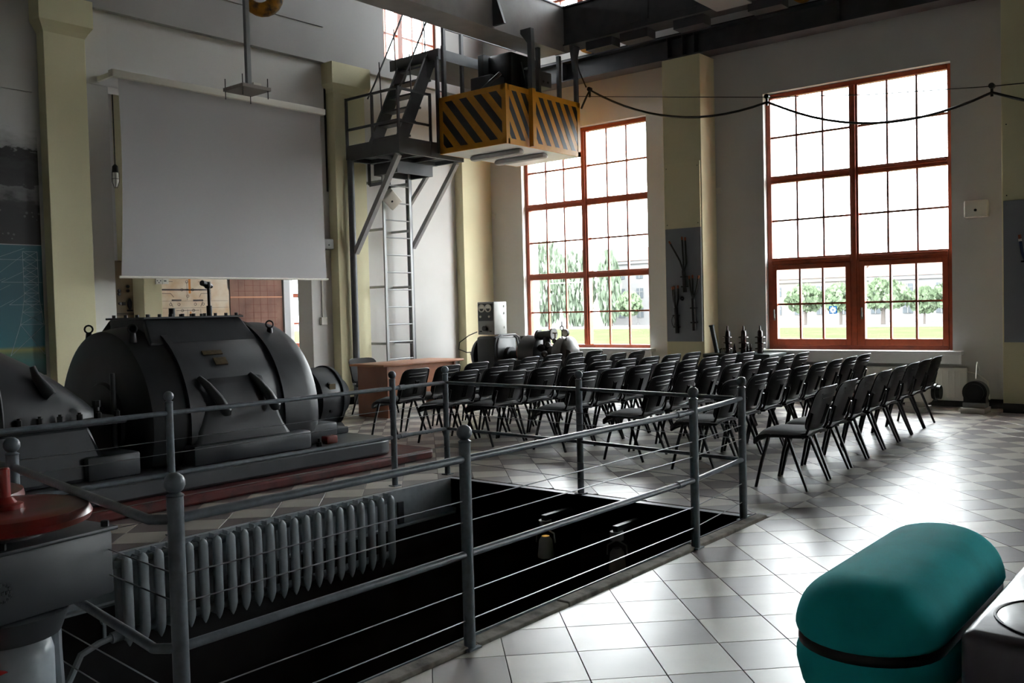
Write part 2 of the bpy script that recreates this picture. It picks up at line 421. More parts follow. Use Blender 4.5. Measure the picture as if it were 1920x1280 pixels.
for a, c in UPPER: plain_window('window_%d' % n, a, c, 6.3, 8.2, 6, 3); n += 1
plain_window('window_6', *WINS[0], .75, 4.615, 6, 6)  # out of view, added to brighten the dark near side of the hall
# upper window in the screen wall
w = thing('window_%d' % n, ((UX0+UX1)/2, YU+.2, UZ0), kind='structure'); yy = YU+.2
MB().box(UX0, UX0+.05, yy, yy+.08, UZ0, UZ1).box(UX1-.05, UX1, yy, yy+.08, UZ0, UZ1).box(UX0+.05, UX1-.05, yy, yy+.08, UZ0, UZ0+.05).box(UX0+.05, UX1-.05, yy, yy+.08, UZ1-.05, UZ1).build('frame', frame_m, w, smooth=False)
MB().box(11.36, 11.47, yy-.02, yy+.08, UZ0+.05, UZ1-.05).build('mullion', frame_m, w, smooth=False)
for xx in (11.1, 11.74, 12.0): MB().box(xx-.013, xx+.013, yy+.01, yy+.05, UZ0+.05, UZ1-.05).build('muntin', frame_m, w, smooth=False)
for zz in (6.25, 6.8):
    for a, c in ((UX0+.05, 11.36), (11.47, UX1-.05)): MB().box(a, c, yy+.012, yy+.048, zz-.013, zz+.013).build('muntin', frame_m, w, smooth=False)
MB().box(UX0+.05, 11.36, yy+.03, yy+.036, UZ0+.05, UZ1-.05).build('pane', glass_m, w, smooth=False)
MB().box(11.47, UX1-.05, yy+.03, yy+.036, UZ0+.05, UZ1-.05).build('pane', glass_m, w, smooth=False)
# ------------------------------------------------------------------ basement pit
ZB = -3.2
m = MB()
m.box(PX0-.2, PX0-.05, PY0-.7, PY1+.25, ZB, -.251).box(PX1+2, PX1+2.2, PY0-.7, PY1+.25, ZB, -.251)
m.box(PX0-.05, PX1+2, PY1+.06, PY1+.25, ZB, -.251).box(PX0-.05, PX1+2, PY0-.7, PY0-.5, ZB, -.251)
struct('wall_pit', m, dark_m, smooth=False)
struct('floor_pit', MB().box(PX0-.2, PX1+2.2, PY0-.7, PY1+.25, ZB-.1, ZB), dark_m, smooth=False)
b = MB().box(PX0-.2, PX1+.06, PY1, PY1+.05, -.3, -.002).box(PX1, PX1+.06, PY0-.06, PY1, -.25, -.002).box(PX0-.06, PX0, PY0, PY1, -.25, -.002)
b.box(PX0, PX1, PY1-.05, PY1, -.3, -.285)
trim3 = b.build('trim_3', radi_m, smooth=False, kind='structure')
b = MB(); xs = [PX0, 2.3, 2.95, 3.62, 4.2, 4.95, PX1+.06]
k_ = thing('trim_4', ((PX0+PX1)/2, PY0-.05, 0), kind='structure')
for i in range(6): MB().box(xs[i]+.003, xs[i+1]-.003, PY0-.08, PY0, -.2, .012+.004*(i % 2)).build('kerb_stone', concrete_m, k_, smooth=False, bevel=.006)
MB().box(PX0, PX1+.06, PY0, PY0+.008, -.2, .02).build('steel_edge', rail_m, k_, smooth=False)
MB().box(5.2, 5.26, PY1-.02, PY1, -.28, -.1).build('bracket', genlo_m, trim3, smooth=False)
# ------------------------------------------------------------------ next room behind the screen
m = MB().box(4.8, 13, 11.99, 15.6, -.25, -.003)
struct('floor_next_room', m, tileB_m, smooth=False)
m = MB().box(4.6, 4.8, 12.0, 15.6, -.25, 5).box(13, 13.2, 12.0, 15.6, -.25, 5).box(4.6, 10.72, 14.06, 14.3, -.25, 5).box(10.72, 12.7, 14.06, 14.3, -.25, .85).box(10.72, 12.7, 14.06, 14.3, 4.4, 5).box(12.7, 13.2, 14.06, 14.3, -.25, 5)
struct('wall_next_room', m, mat('white_wall_paint', (222, 221, 222), .85), smooth=False)
struct('ceiling_next_room', MB().box(4.6, 13.2, 12.0, 15.7, 5, 5.15), wall_m, smooth=False)
w = thing('window_5', (11.16, 14.2, .85), kind='structure')
b = MB().box(10.72, 10.78, 14.16, 14.24, .85, 4.4).box(12.64, 12.7, 14.16, 14.24, .85, 4.4).box(11.66, 11.74, 14.16, 14.24, .93, 4.32).box(10.78, 12.64, 14.16, 14.24, .85, .93).box(10.78, 12.64, 14.16, 14.24, 4.32, 4.4).box(10.78, 12.64, 14.165, 14.235, 1.78, 1.86)
b.build('frame', frame_m, w, smooth=False)
for z in (1.3, 2.4, 3.0, 3.6): MB().box(10.78, 12.64, 14.18, 14.21, z-.018, z+.018).build('muntin', frame_m, w, smooth=False)
for a, c in ((10.78, 11.66), (11.74, 12.64)): MB().box(a, c, 14.192, 14.197, .93, 4.32).build('pane', glass_m, w, smooth=False)
MB().box(10.7, 12.72, 13.98, 14.15, .8, .85).build('sill', sill_m, w, smooth=False)

# switchboard etc. in the next room
sb = thing('switchboard', (7.05, 13.8, 0), 'cream steel switchboard with black dials beyond the opening under the screen', 'switchboard')
MB().box(6.6, 7.39, 13.62, 14.0, 0, 2.35).build('cabinet', panel_m, sb, smooth=False, bevel=.005)
MB().box(7.395, 7.53, 13.62, 14.0, 0, 2.35).build('cabinet', panel_m, sb, smooth=False, bevel=.005)
for x, z, r_ in ((7.27, 1.957, .022), (7.27, 1.891, .022), (7.132, 1.891, .022), (7.13, 1.843, .022), (7.14, 1.696, .022)):
    MB().cyl((x, 13.62, z), (x, 13.59, z), r_, n=10).build('knob', bake_m, sb)
MB().box(7.175, 7.222, 13.6, 13.62, 1.668, 1.716).build('button', bake_m, sb, smooth=False)
MB().lathe([(.014, -.09), (.03, -.04), (.035, .02), (.022, .06), (.008, .08)], (7.286, 13.59, 1.695), n=10).build('lever', bake_m, sb)
MB().box(7.25, 7.33, 13.59, 13.62, 1.575, 1.6).build('lever_base', bake_m, sb, smooth=False)
for z in (1.525, 1.545): MB().box(6.8, 7.37, 13.615, 13.62, z-.005, z+.005).build('rule_line', bake_m, sb, smooth=False)
for z in (2.007, 1.883):
    f_ = MB().box(7.465, 7.528, 13.59, 13.62, z-.045, z+.045).build('meter', bake_m, sb, smooth=False)
    MB().box(7.485, 7.527, 13.587, 13.59, z-.022, z+.035).build('meter_face', gauge_m, f_, smooth=False)
for z in (1.734, 1.585): MB().cyl((7.508, 13.62, z), (7.508, 13.59, z), .02, n=10).build('knob', bake_m, sb)
pilaster('pilaster_next_room', 7.36, 7.66, 13.3, 14.06, 5, base=False)
# wiring diagram drawn on tall paper
def paper_mat():
    m = mat('stained_drawing_paper', (214, 200, 182), .8, var=.3, scale=3.5, rgb2=(200, 172, 140)); return m
dg = thing('wiring_diagram', (8.66, 13.98, .8), 'stained paper wiring diagram with circles and busbars beyond the opening', 'diagram')
MB().prism([(8.02, 13.99, .8), (9.31, 13.99, .8), (9.305, 13.99, 1.92), (9.28, 13.99, 1.94), (9.26, 13.99, 2.5), (8.02, 13.99, 2.5)], (0, .008, 0)).build('sheet', paper_mat(), dg, smooth=False)
ink = mat('ink', (84, 78, 80), .8); ink2 = mat('rust_stain', (204, 132, 66), .8)
b = MB(); yy = 13.987
for z, x0, x1, h in ((1.922, 8.05, 8.93, .012), (1.747, 8.222, 8.395, .014), (1.743, 8.611, 8.801, .014), (1.86, 8.05, 8.207, .004), (1.859, 8.765, 8.95, .004), (2.055, 8.05, 8.25, .004), (2.055, 8.72, 8.95, .004), (1.577, 8.3, 8.72, .004), (1.735, 8.05, 9.28, .002), (1.62, 8.05, 9.28, .002)): b.box(x0, x1, yy, yy+.002, z-h, z+h)
for x, z in ((8.505, 2.055), (8.412, 1.922), (8.608, 1.922), (8.515, 1.815), (8.407, 1.577), (8.614, 1.577), (8.2, 1.68), (8.35, 1.68), (8.65, 1.68), (8.8, 1.68)): b.tube([(x+.022*math.cos(t*.6283), yy, z+.022*math.sin(t*.6283)) for t in range(10)], .0035, 4, True)
for x0, z0, x1, z1 in ((8.207, 1.86, 8.262, 1.80), (8.765, 1.86, 8.733, 1.80), (8.2, 1.72, 8.24, 1.64), (8.79, 1.72, 8.75, 1.64)): b.bar((x0, yy, z0), (x1, yy, z1), .003, .006)
for x in (8.25, 8.505, 8.75, 8.93): b.box(x-.002, x+.002, yy, yy+.002, 1.4, 1.6)
for x in (8.505, 8.95): b.box(x-.002, x+.002, yy, yy+.002, 1.75, 2.05)
b.build('ink_lines', ink, dg, smooth=False)
MB().box(8.535, 8.575, yy, yy+.001, 1.86, 2.2).box(8.545, 8.57, yy, yy+.001, 1.3, 1.56).build('rust_stain', ink2, dg, smooth=False)
bb = thing('blueprint_sheet', (9.9, 13.98, .8), 'large brown sepia blueprint sheet beside the paper wiring diagram', 'blueprint')
brown_m = mat('sepia_blueprint', (126, 94, 82), .8, var=.4, scale=2.5, rgb2=(104, 74, 66))
for x0, x1 in ((9.33, 9.63), (9.632, 9.95), (9.952, 10.42)):
    MB().box(x0, x1, 13.99, 14.0, .8, 1.78).build('panel', brown_m, bb, smooth=False)
    MB().box(x0, x1, 13.99, 14.0, 1.805, 2.5).build('panel', brown_m, bb, smooth=False)
b = MB(); yy = 13.988
for z in (1.0, 1.12, 1.3, 1.42, 1.52, 1.66, 1.9, 2.0, 2.1): b.box(9.36+.2*((z*10) % 1.7), 10.3, yy, yy+.001, z-.003, z+.003)
for x in (9.5, 9.63, 9.8, 9.95, 10.1, 10.25): b.box(x-.003, x+.003, yy, yy+.001, .95, 2.2)
b.build('drawing_lines', mat('sepia_line', (104, 56, 48), .8), bb, smooth=False)
MB().box(9.33, 10.42, 13.985, 14.0, 1.78, 1.805).build('joint_strip', mat('pale_fold', (182, 132, 106), .8), bb, smooth=False)
o = MB().box(10.43, 10.56, 13.95, 14.05, 0, 3.2).build('metal_post', galv_m, smooth=False); tag(o, 'grey steel post with bolt heads beyond the brown blueprint', 'post')
o = thing('warning_sign', (7.66, 13.285, 1.985), 'small white double sign hung just below the screen bar', 'sign')
MB().box(7.55, 7.648, 13.27, 13.295, 1.985, 2.2).build('plate', white_m, o, smooth=False)
MB().box(7.656, 7.76, 13.27, 13.295, 1.985, 2.2).build('plate', white_m, o, smooth=False)
b = MB()
for dx, dz in ((.02, .05), (.075, .05), (.046, .022)): b.box(7.55+dx-.007, 7.55+dx+.007, 13.266, 13.27, 1.985+dz-.007, 1.985+dz+.007)
b.box(7.68, 7.72, 13.266, 13.27, 2.025, 2.04)
b.build('pictogram', bake_m, o, smooth=False)
o = thing('caged_lamp', (6.72, 12.8, 3.3), 'caged bulkhead lamp hanging on a rod in the gap beside the screen', 'lamp')
MB().cyl((6.72, 12.8, 3.65), (6.72, 12.8, 5.0), .008, n=8).build('rod', iron_m, o)
MB().lathe([(.012, .12), (.04, .09), (.05, .0)], (6.72, 12.8, 3.55), n=12).build('cap', iron_m, o)
MB().lathe([(.038, .0), (.042, -.08), (.036, -.16), (.015, -.2)], (6.72, 12.8, 3.55), n=12).build('globe', gauge_m, o)
b = MB()
for k in range(6):
    c_, s_ = math.cos(k*1.047), math.sin(k*1.047)
    b.tube([(6.72+.05*c_, 12.8+.05*s_, 3.55), (6.72+.052*c_, 12.8+.052*s_, 3.42), (6.72+.02*c_, 12.8+.02*s_, 3.33)], .004, 4)
b.tube([(6.72+.052*math.cos(t*.5236), 12.8+.052*math.sin(t*.5236), 3.46) for t in range(12)], .004, 4, True)
b.build('cage', iron_m, o)
# ------------------------------------------------------------------ projection screen
sc_ = thing('projection_screen', (7.57, 11.25, 1.98), 'large white pull-down projection screen hung before the wall opening', 'screen')
MB().rbox(5.89, 9.26, 11.2, 11.31, 4.49, 4.585, .015).build('roller_case', white_m, sc_)
for x in (5.93, 9.22): MB().box(x-.02, x+.02, 11.31, YW, 4.5, 4.56).build('wall_bracket', white_m, sc_, smooth=False)
rows = []
for k in range(13):
    v = k/12; z = 4.5-v*2.5
    ins = .05*math.sin(min(1, v*1.0)*math.pi)*.5
    rows.append([V(5.99-.05*v+ins+(9.19+.03*v-ins-(5.99-.05*v+ins))*i/24, 11.255+.004*math.sin(i*.7+v*2)-.02*math.sin(v*math.pi), z) for i in range(25)])
b = MB().grid(rows); b.grid([[p+V(0, .002, 0) for p in r] for r in rows])
b.build('fabric', screen_m, sc_)
MB().cyl((5.91, 11.255, 1.99), (9.25, 11.255, 1.99), .016, n=10).build('bottom_bar', white_m, sc_)
# ------------------------------------------------------------------ murals on the wall
def mural_photo():
    m = bpy.data.materials.new('monochrome_photo_print'); m.use_nodes = True; nt = m.node_tree; bs = nt.nodes['Principled BSDF']; bs.inputs['Roughness'].default_value = .5
    tc = nt.nodes.new('ShaderNodeTexCoord'); sp = nt.nodes.new('ShaderNodeSeparateXYZ'); nt.links.new(tc.outputs['Object'], sp.inputs[0])
    nz = nt.nodes.new('ShaderNodeTexNoise'); nz.inputs['Scale'].default_value = 5; nz.inputs['Detail'].default_value = 8
    mp = nt.nodes.new('ShaderNodeMapping'); mp.inputs['Scale'].default_value = (1, 1, 2); nt.links.new(tc.outputs['Object'], mp.inputs[0]); nt.links.new(mp.outputs[0], nz.inputs['Vector'])
    ad = nt.nodes.new('ShaderNodeMath'); ad.operation = 'MULTIPLY_ADD'; ad.inputs[1].default_value = .5; nt.links.new(nz.outputs['Fac'], ad.inputs[0]); nt.links.new(sp.outputs['Z'], ad.inputs[2])
    rp = nt.nodes.new('ShaderNodeValToRGB'); e = rp.color_ramp.elements
    dv = 2.4
    e[0].position = .0; e[0].color = (.004, .004, .004, 1); e[1].position = 1; e[1].color = (.6, .59, .56, 1)
    for p, c in ((.30, .006), (.36, .02), (.40, .10), (.455, .14), (.47, .02), (.55, .012), (.62, .03), (.66, .006), (.70, .008), (.715, .3), (.85, .55)):
        q = e.new(p*.86); q.color = (c, c, c, 1)
    mr = nt.nodes.new('ShaderNodeMapRange'); mr.inputs[1].default_value = .1; mr.inputs[2].default_value = 2.2
    nt.links.new(ad.outputs[0], mr.inputs[0]); nt.links.new(mr.outputs[0], rp.inputs[0])
    v = nt.nodes.new('ShaderNodeTexVoronoi'); v.inputs['Scale'].default_value = 14; nt.links.new(tc.outputs['Object'], v.inputs['Vector'])
    lt = nt.nodes.new('ShaderNodeMath'); lt.operation = 'LESS_THAN'; lt.inputs[1].default_value = .22; nt.links.new(v.outputs['Distance'], lt.inputs[0])
    zl = nt.nodes.new('ShaderNodeMath'); zl.operation = 'LESS_THAN'; zl.inputs[1].default_value = .42; nt.links.new(sp.outputs['Z'], zl.inputs[0])
    mu = nt.nodes.new('ShaderNodeMath'); mu.operation = 'MULTIPLY'; nt.links.new(lt.outputs[0], mu.inputs[0]); nt.links.new(zl.outputs[0], mu.inputs[1])
    mu2 = nt.nodes.new('ShaderNodeMath'); mu2.operation = 'MULTIPLY'; mu2.inputs[1].default_value = .5; nt.links.new(mu.outputs[0], mu2.inputs[0])
    mx = nt.nodes.new('ShaderNodeMix'); mx.data_type = 'RGBA'; mx.inputs['B'].default_value = (.16, .16, .155, 1)
    nt.links.new(rp.outputs[0], mx.inputs['A']); nt.links.new(mu2.outputs[0], mx.inputs['Factor']); nt.links.new(mx.outputs['Result'], bs.inputs['Base Color'])
    return m
o = MB().box(3.0, 5.13, YW-.02, YW, 2.385, 4.22).build('photo_mural', mural_photo(), smooth=False)
tag(o, 'black and white crowd photograph mural on the wall above the teal poster', 'mural')
def teal_poster():
    m = bpy.data.materials.new('teal_poster_print'); m.use_nodes = True; nt = m.node_tree; bs = nt.nodes['Principled BSDF']; bs.inputs['Roughness'].default_value = .45
    tc = nt.nodes.new('ShaderNodeTexCoord'); sp = nt.nodes.new('ShaderNodeSeparateXYZ'); nt.links.new(tc.outputs['Object'], sp.inputs[0])
    rp = nt.nodes.new('ShaderNodeValToRGB'); e = rp.color_ramp.elements
    e[0].position = 0; e[0].color = (.006, .055, .06, 1); e[1].position = 1; e[1].color = (.008, .085, .105, 1)
    for p, c in ((.1, (.02, .13, .12)), (.17, (.06, .13, .07)), (.2, (.22, .24, .06)), (.225, (.012, .13, .155)), (.6, (.007, .085, .11))):
        q = e.new(p); q.color = c+(1,)
    mr = nt.nodes.new('ShaderNodeMapRange'); mr.inputs[1].default_value = 0; mr.inputs[2].default_value = 1.6
    nt.links.new(sp.outputs['Z'], mr.inputs[0]); nt.links.new(mr.outputs[0], rp.inputs[0]); nt.links.new(rp.outputs[0], bs.inputs['Base Color'])
    return m
po = thing('pylon_poster', (4.1, YW, .8), 'teal poster with a white lattice electricity pylon and lines', 'poster')
MB().box(3.0, 5.13, YW-.02, YW, .8, 2.375).build('sheet', teal_poster(), po, smooth=False)
MB().box(3.0, 5.13, YW-.022, YW, 2.375, 2.385).build('joint_strip', galv_m, po, smooth=False)
b = MB(); yp = YW-.0215
def ln(x0, z0, x1, z1, w_=.005): b.bar((x0, yp, z0), (x1, yp, z1), .002, w_, (0, 0, 1) if abs(x1-x0) > abs(z1-z0) else (1, 0, 0))
def pyl(z):                                             # half width of the tower
    return .085 if z > 1.75 else .085+(1.75-z)*.16 if z > 1.45 else .133+(1.45-z)*.34
cxp = 4.99; lv = [2.3, 2.2, 2.1, 2.0, 1.9, 1.8, 1.7, 1.57, 1.42, 1.05]
for z0, z1 in zip(lv, lv[1:]):
    a, c = pyl(z0), pyl(z1)
    ln(cxp-a, z0, cxp-c, z1); ln(cxp+a, z0, min(cxp+c, 5.12), z1, .005); ln(cxp-a, z0, min(cxp+c, 5.12), z1, .003); ln(cxp+a, z0, cxp-c, z1, .003); ln(cxp-a, z0, cxp+a, z0, .004)
for z in (2.22, 1.93, 1.65):
    pass
for z, l in ((2.2, .42), (1.93, .34), (1.66, .26)):
    ln(cxp-l, z, 5.12, z, .004); ln(cxp-l, z, cxp-.06, z+.14, .003)
for x1, z1, x0, z0 in ((4.9, 2.25, 4.3, 1.78), (4.62, 2.18, 3.9, 1.9), (4.7, 1.98, 3.9, 1.6), (4.78, 1.72, 3.9, 1.25), (4.75, 1.9, 3.9, 1.45)): ln(x0, z0, x1, z1, .0025)
b.build('pylon_drawing', mat('pylon_white_ink', (150, 170, 176), .7), po, smooth=False)

# ------------------------------------------------------------------ crane runway, bridge crane, cabin
rb = thing('crane_runway_beam', (13.1, 2, 5.31), 'long dark steel crane runway beam resting on the window wall pilasters', 'beam')
b = MB().box(13.08, 13.14, -8, 11.5, 5.33, 5.64).box(12.94, 13.28, -8, 11.5, 5.31, 5.33).box(12.94, 13.28, -8, 11.5, 5.64, 5.665)
b.build('web', crane_m, rb, smooth=False)
for y in (6.9, 7.1, 7.36, 2.05, 2.35, 4.7, 9.4): MB().box(12.95, 13.08, y, y+.02, 5.33, 5.64).build('stiffener', crane_m, rb, smooth=False)
MB().box(13.06, 13.14, -8, 11.5, 5.665, 5.72).build('rail', iron_m, rb, smooth=False)
cr = thing('bridge_crane', (12.6, 7.5, 5.6), 'grey overhead bridge crane with two girders across the hall', 'crane')
b = MB().box(-5.6, 12.46, 9.0, 9.03, 5.66, 6.36).box(-5.6, 12.46, 9.36, 9.39, 5.66, 6.36).box(-5.6, 12.46, 8.98, 9.5, 5.635, 5.66).box(-5.6, 12.46, 8.98, 9.42, 6.36, 6.385)
b.build('girder', girder_m, cr, smooth=False)
b = MB().box(-5.6, 12.4, 5.75, 5.78, 5.72, 6.42).box(-5.6, 12.4, 6.16, 6.19, 5.72, 6.42).box(-5.6, 12.46, 5.72, 6.26, 5.695, 5.72).box(-5.6, 12.4, 5.72, 6.22, 6.42, 6.445)
b.build('girder', galv_m, cr, smooth=False)
b = MB().box(12.46, 12.5, 4.9, 9.42, 5.76, 6.35).box(12.42, 12.8, 4.9, 9.42, 5.735, 5.76).box(12.42, 12.8, 4.9, 9.42, 6.35, 6.375).box(12.74, 12.78, 4.9, 9.42, 5.76, 6.35)
b.build('end_carriage', crane_m, cr, smooth=False)
for y in (7.4, 6.6): MB().box(12.452, 12.46, y, y+.4, 5.85, 6.25).build('splice_plate', crane_m, cr, smooth=False)
for y in (8.35, 7.7, 6.75, 5.55):
    MB().box(12.5, 12.74, y-.25, y+.25, 5.6, 5.735).build('wheel_box', crane_m, cr, smooth=False)
for y in (8.9, 5.2):
    MB().cyl((12.96, y, 5.89), (13.06, y, 5.89), .17, n=20).cyl((12.78, y, 5.89), (12.96, y, 5.89), .05, n=10).build('wheel', yel_m, cr)
MB().prism([(10.66, 8.999, 5.68), (10.66, 8.999, 6.1), (10.66, 8.93, 6.1), (10.66, 8.78, 5.68)], (.05, 0, 0)).build('gusset_bracket', steel_m, cr, smooth=False)
cabin_name = 'crane_cabin'
CX0, CX1, CY0, CY1, CZ0, CZ1 = 10.7, 12.6, 8.82, 10.18, 3.93, 4.81
cb = thing(cabin_name, ((CX0+CX1)/2, (CY0+CY1)/2, CZ0), 'hanging crane cabin with yellow and black hazard striped panels', 'cabin')
MB().box(CX0+.02, CX1-.02, CY0+.02, CY1-.02, CZ0, CZ0+.03).build('floor_sheet', sill_m, cb, smooth=False)
for x in (11.22, 11.82):
    MB().rbox(x-.07, x+.07, CY0+.12, CY1-.2, CZ0-.085, CZ0-.001, .04).build('skid', girder_m, cb)
ft = .05
def striped(face, nstr, x0, x1, z0, z1):
    # a yellow sheet with a frame and slanting black stripes lying on it; face: 'x' looks to -x, 'y' looks to -y
    def P(u, z, d): return V(CX0-d, u, z) if face == 'x' else V(u, CY0-d, z)
    sh = MB(); sh.add([P(x0, z0, 0), P(x1, z0, 0), P(x1, z1, 0), P(x0, z1, 0), P(x0, z0, -.015), P(x1, z0, -.015), P(x1, z1, -.015), P(x0, z1, -.015)],
        [(0, 1, 2, 3), (7, 6, 5, 4), (0, 4, 5, 1), (1, 5, 6, 2), (2, 6, 7, 3), (3, 7, 4, 0)])
    so = sh.build('hazard_panel', yel_m, cb, smooth=False)
    b = MB()
    for a, c, e, g in ((x0, x1, z0, z0+ft*1.6), (x0, x1, z1-ft*1.6, z1), (x0, x0+ft*1.5, z0, z1), (x1-ft*1.5, x1, z0, z1)):
        b.add([P(a, e, .006), P(c, e, .006), P(c, g, .006), P(a, g, .006), P(a, e, 0), P(c, e, 0), P(c, g, 0), P(a, g, 0)], [(0, 1, 2, 3), (0, 4, 5, 1), (1, 5, 6, 2), (2, 6, 7, 3), (3, 7, 4, 0)])
    b.build('edge_angle', yel_m, so, smooth=False)
    u0, u1, a0, a1 = x0+ft*1.5, x1-ft*1.5, z0+ft*1.6, z1-ft*1.6
    sl = (a1-a0)*(.72 if face == 'x' else .5); pitch_ = (u1-u0+sl)/nstr
    return so, u0, u1, a0, a1, sl, pitch_, P
def stripes(face, x0, x1, n_, off, fr, sl_):
    so, u0, u1, a0, a1, sl, pt, P = striped(face, n_, x0, x1, CZ0, CZ1)
    sl = sl_; pt = (u1-u0)/n_
    sgn = -1 if face == 'x' else 1
    for k in range(-3, n_+3):
        c = u0+(k+off)*pt
        # stripe runs from top (u=c) to bottom (u=c+sl to the viewer's right)
        poly = [(c, a1), (c+pt*fr, a1), (c+pt*fr+sl*sgn, a0), (c+sl*sgn, a0)]
        poly = clip(poly, 0, u0, 1); poly = clip(poly, 0, u1, 0) if len(poly) > 2 else []
        if len(poly) < 3: continue
        ar = abs(sum(poly[i][0]*poly[(i+1) % len(poly)][1]-poly[(i+1) % len(poly)][0]*poly[i][1] for i in range(len(poly))))/2
        if ar < .003: continue
        b = MB(); q = [P(u, z, .002) for u, z in poly]; nn = len(q); dd = V(.003, 0, 0) if face == 'x' else V(0, .003, 0)
        b.prism(q, dd); b.build('stripe', blk_m, so, smooth=False)
MB().box(CX0-.008, CX0+.03, CY0-.008, CY0+.03, CZ0-.002, CZ1+.002).build('corner_angle', yel_m, cb, smooth=False)
stripes('x', CY0, CY1, 4, .35, .5, .62)
stripes('y', CX0, CX1, 8, .3, .5, .42)
MB().box(CX1-.015, CX1, CY0+.015, CY1-.015, CZ0, CZ1).build('end_panel', yel_m, cb, smooth=False)
MB().box(CX0+.015, CX1-.015, CY1-.015, CY1, CZ0, CZ1).build('rear_panel', yel_m, cb, smooth=False)
for x, y in ((CX1-.06, CY0+.36), (CX0+.06, CY1-.06), (CX1-.06, CY1-.06), (11.9, CY0+.3)): MB().box(x-.03, x+.03, y-.03, y+.03, CZ0+.03, 5.63).build('corner_post', steel_m, cb, smooth=False)
hp = MB()
hp.box(11.21, 11.29, CY0-.11, CY0-.03, 4.81, 5.52)
hp.prism([(11.21, CY0-.11, 5.52), (11.21, CY0-.03, 5.5), (11.21, 8.92, 5.66), (11.21, 8.92, 5.72), (11.21, 8.72, 5.72)], (.08, 0, 0))
hp.build('hanger', steel_m, cb, smooth=False)
MB().box(11.21, 11.29, CY0-.11, CY0-.03, CZ0+.0, 4.81).build('hanger_foot', yel_m, cb, smooth=False)
b = MB().box(12.5, 12.56, CY0-.02, CY0+.04, 4.81, 5.72).prism([(12.48, CY0-.02, 5.3), (12.62, CY0-.02, 5.72), (12.4, CY0-.02, 5.72)], (0, .06, 0))
b.build('hanger', steel_m, cb, smooth=False)
# controls inside the cabin
b = MB().box(11.75, 12.45, 9.5, 9.95, 3.97, 5.15); b.build('control_cabinet', crane_m, cb, smooth=False, bevel=.01)
b = MB().rbox(11.85, 12.3, 9.15, 9.45, 5.05, 5.3, .02); cc_ = b.build('resistor_box', crane_m, cb)
for x in (11.95, 12.07, 12.19): MB().cyl((x, 9.15, 5.13), (x, 9.14, 5.13), .02, n=8).build('lamp', iron_m, cc_)
MB().box(11.3, 11.7, 9.6, 10.05, 3.97, 5.2).build('controller', crane_m, cb, smooth=False, bevel=.02)
b = MB().tube([(10.9, 9.9, 4.6), (11.2, 9.6, 5.0), (11.4, 9.5, 5.2)], .035, 8).tube([(11.7, 9.3, 5.4), (11.75, 9.25, 5.0), (11.9, 9.2, 4.9), (12.2, 9.3, 5.0), (12.35, 9.3, 4.7)], .012, 6)
b.build('conduit', crane_m, cb)
MB().box(11.55, 12.5, 9.97, 10.09, 4.0, 5.62).build('equipment_rack', iron_m, cb, smooth=False)
MB().rbox(11.62, 12.3, 9.45, 9.95, 4.95, 5.6, .05).build('hoist_motor', iron_m, cb)
MB().box(11.95, 12.15, 9.35, 9.75, 5.35, 5.38).build('lamp_tube', mat('white_lamp', (230, 230, 230), .4), cb, smooth=False)
# projector mount and crane hook
pm = thing('projector_mount', (4.93, 7.0, 3.42), 'ceiling pole with an empty square projector plate and threaded rods', 'mount')
b = MB().box(4.91, 4.95, 6.98, 7.02, 3.47, HC); b.build('pole', galv_m, pm, smooth=False)
MB().box(4.79, 5.08, 6.88, 7.18, 3.44, 3.47).build('plate', deskd_m if False else mat('grey_underplate', (150, 140, 134), .6), pm, smooth=False)
MB().box(4.97, 5.05, 6.98, 7.04, 3.47, 3.52).build('clamp', white_m, pm, smooth=False)
for x, y in ((4.8, 6.9), (5.06, 6.9), (4.8, 7.16), (5.06, 7.16)): MB().cyl((x, y, 3.37), (x, y, 3.55), .004, n=6).build('rod', iron_m, pm)
hk = thing('crane_hook', (5.45, 7.5, 4.3), 'heavy yellow crane hook with worn paint at the top edge', 'hook')
pts = []; rs = []
for k in range(19):
    t = R(150-k*16.5); pts.append(V(5.46+.125*math.cos(t)*.72, 7.5+.125*math.cos(t)*-.7, 4.5+.125*math.sin(t))); rs.append(.03+.038*math.sin(math.pi*min(1, k/15))**.8)
pts = [V(5.46, 7.5, 4.9), V(5.46, 7.5, 4.74), ] + pts[5:]; rs = [.035, .035]+rs[5:]
hookm = mat('worn_yellow_hook', (190, 128, 26), .5, var=.8, scale=13, rgb2=(50, 40, 26))
pts = []; rs = []
for k in range(17):
    t = R(80-k*17); pts.append(V(5.46+.14*math.cos(t)*.78, 7.5-.14*math.cos(t)*.62, 4.52+.14*math.sin(t))); rs.append(.028+.045*math.sin(math.pi*(.15+.8*k/16)))
MB().tube([V(5.47, 7.49, 4.86), V(5.475, 7.488, 4.74)]+pts, [.036, .036]+rs, 12).build('hook', hookm, hk)
MB().rbox(5.33, 5.6, 7.38, 7.62, 4.86, 5.2, .04).build('hook_block', crane_m, hk)
b = MB()
for dx in (-.07, .07): b.cyl((5.465+dx, 7.5, 5.2), (5.465+dx, 7.5, 8.9), .008, n=6)
b.build('hoist_rope', iron_m, hk)
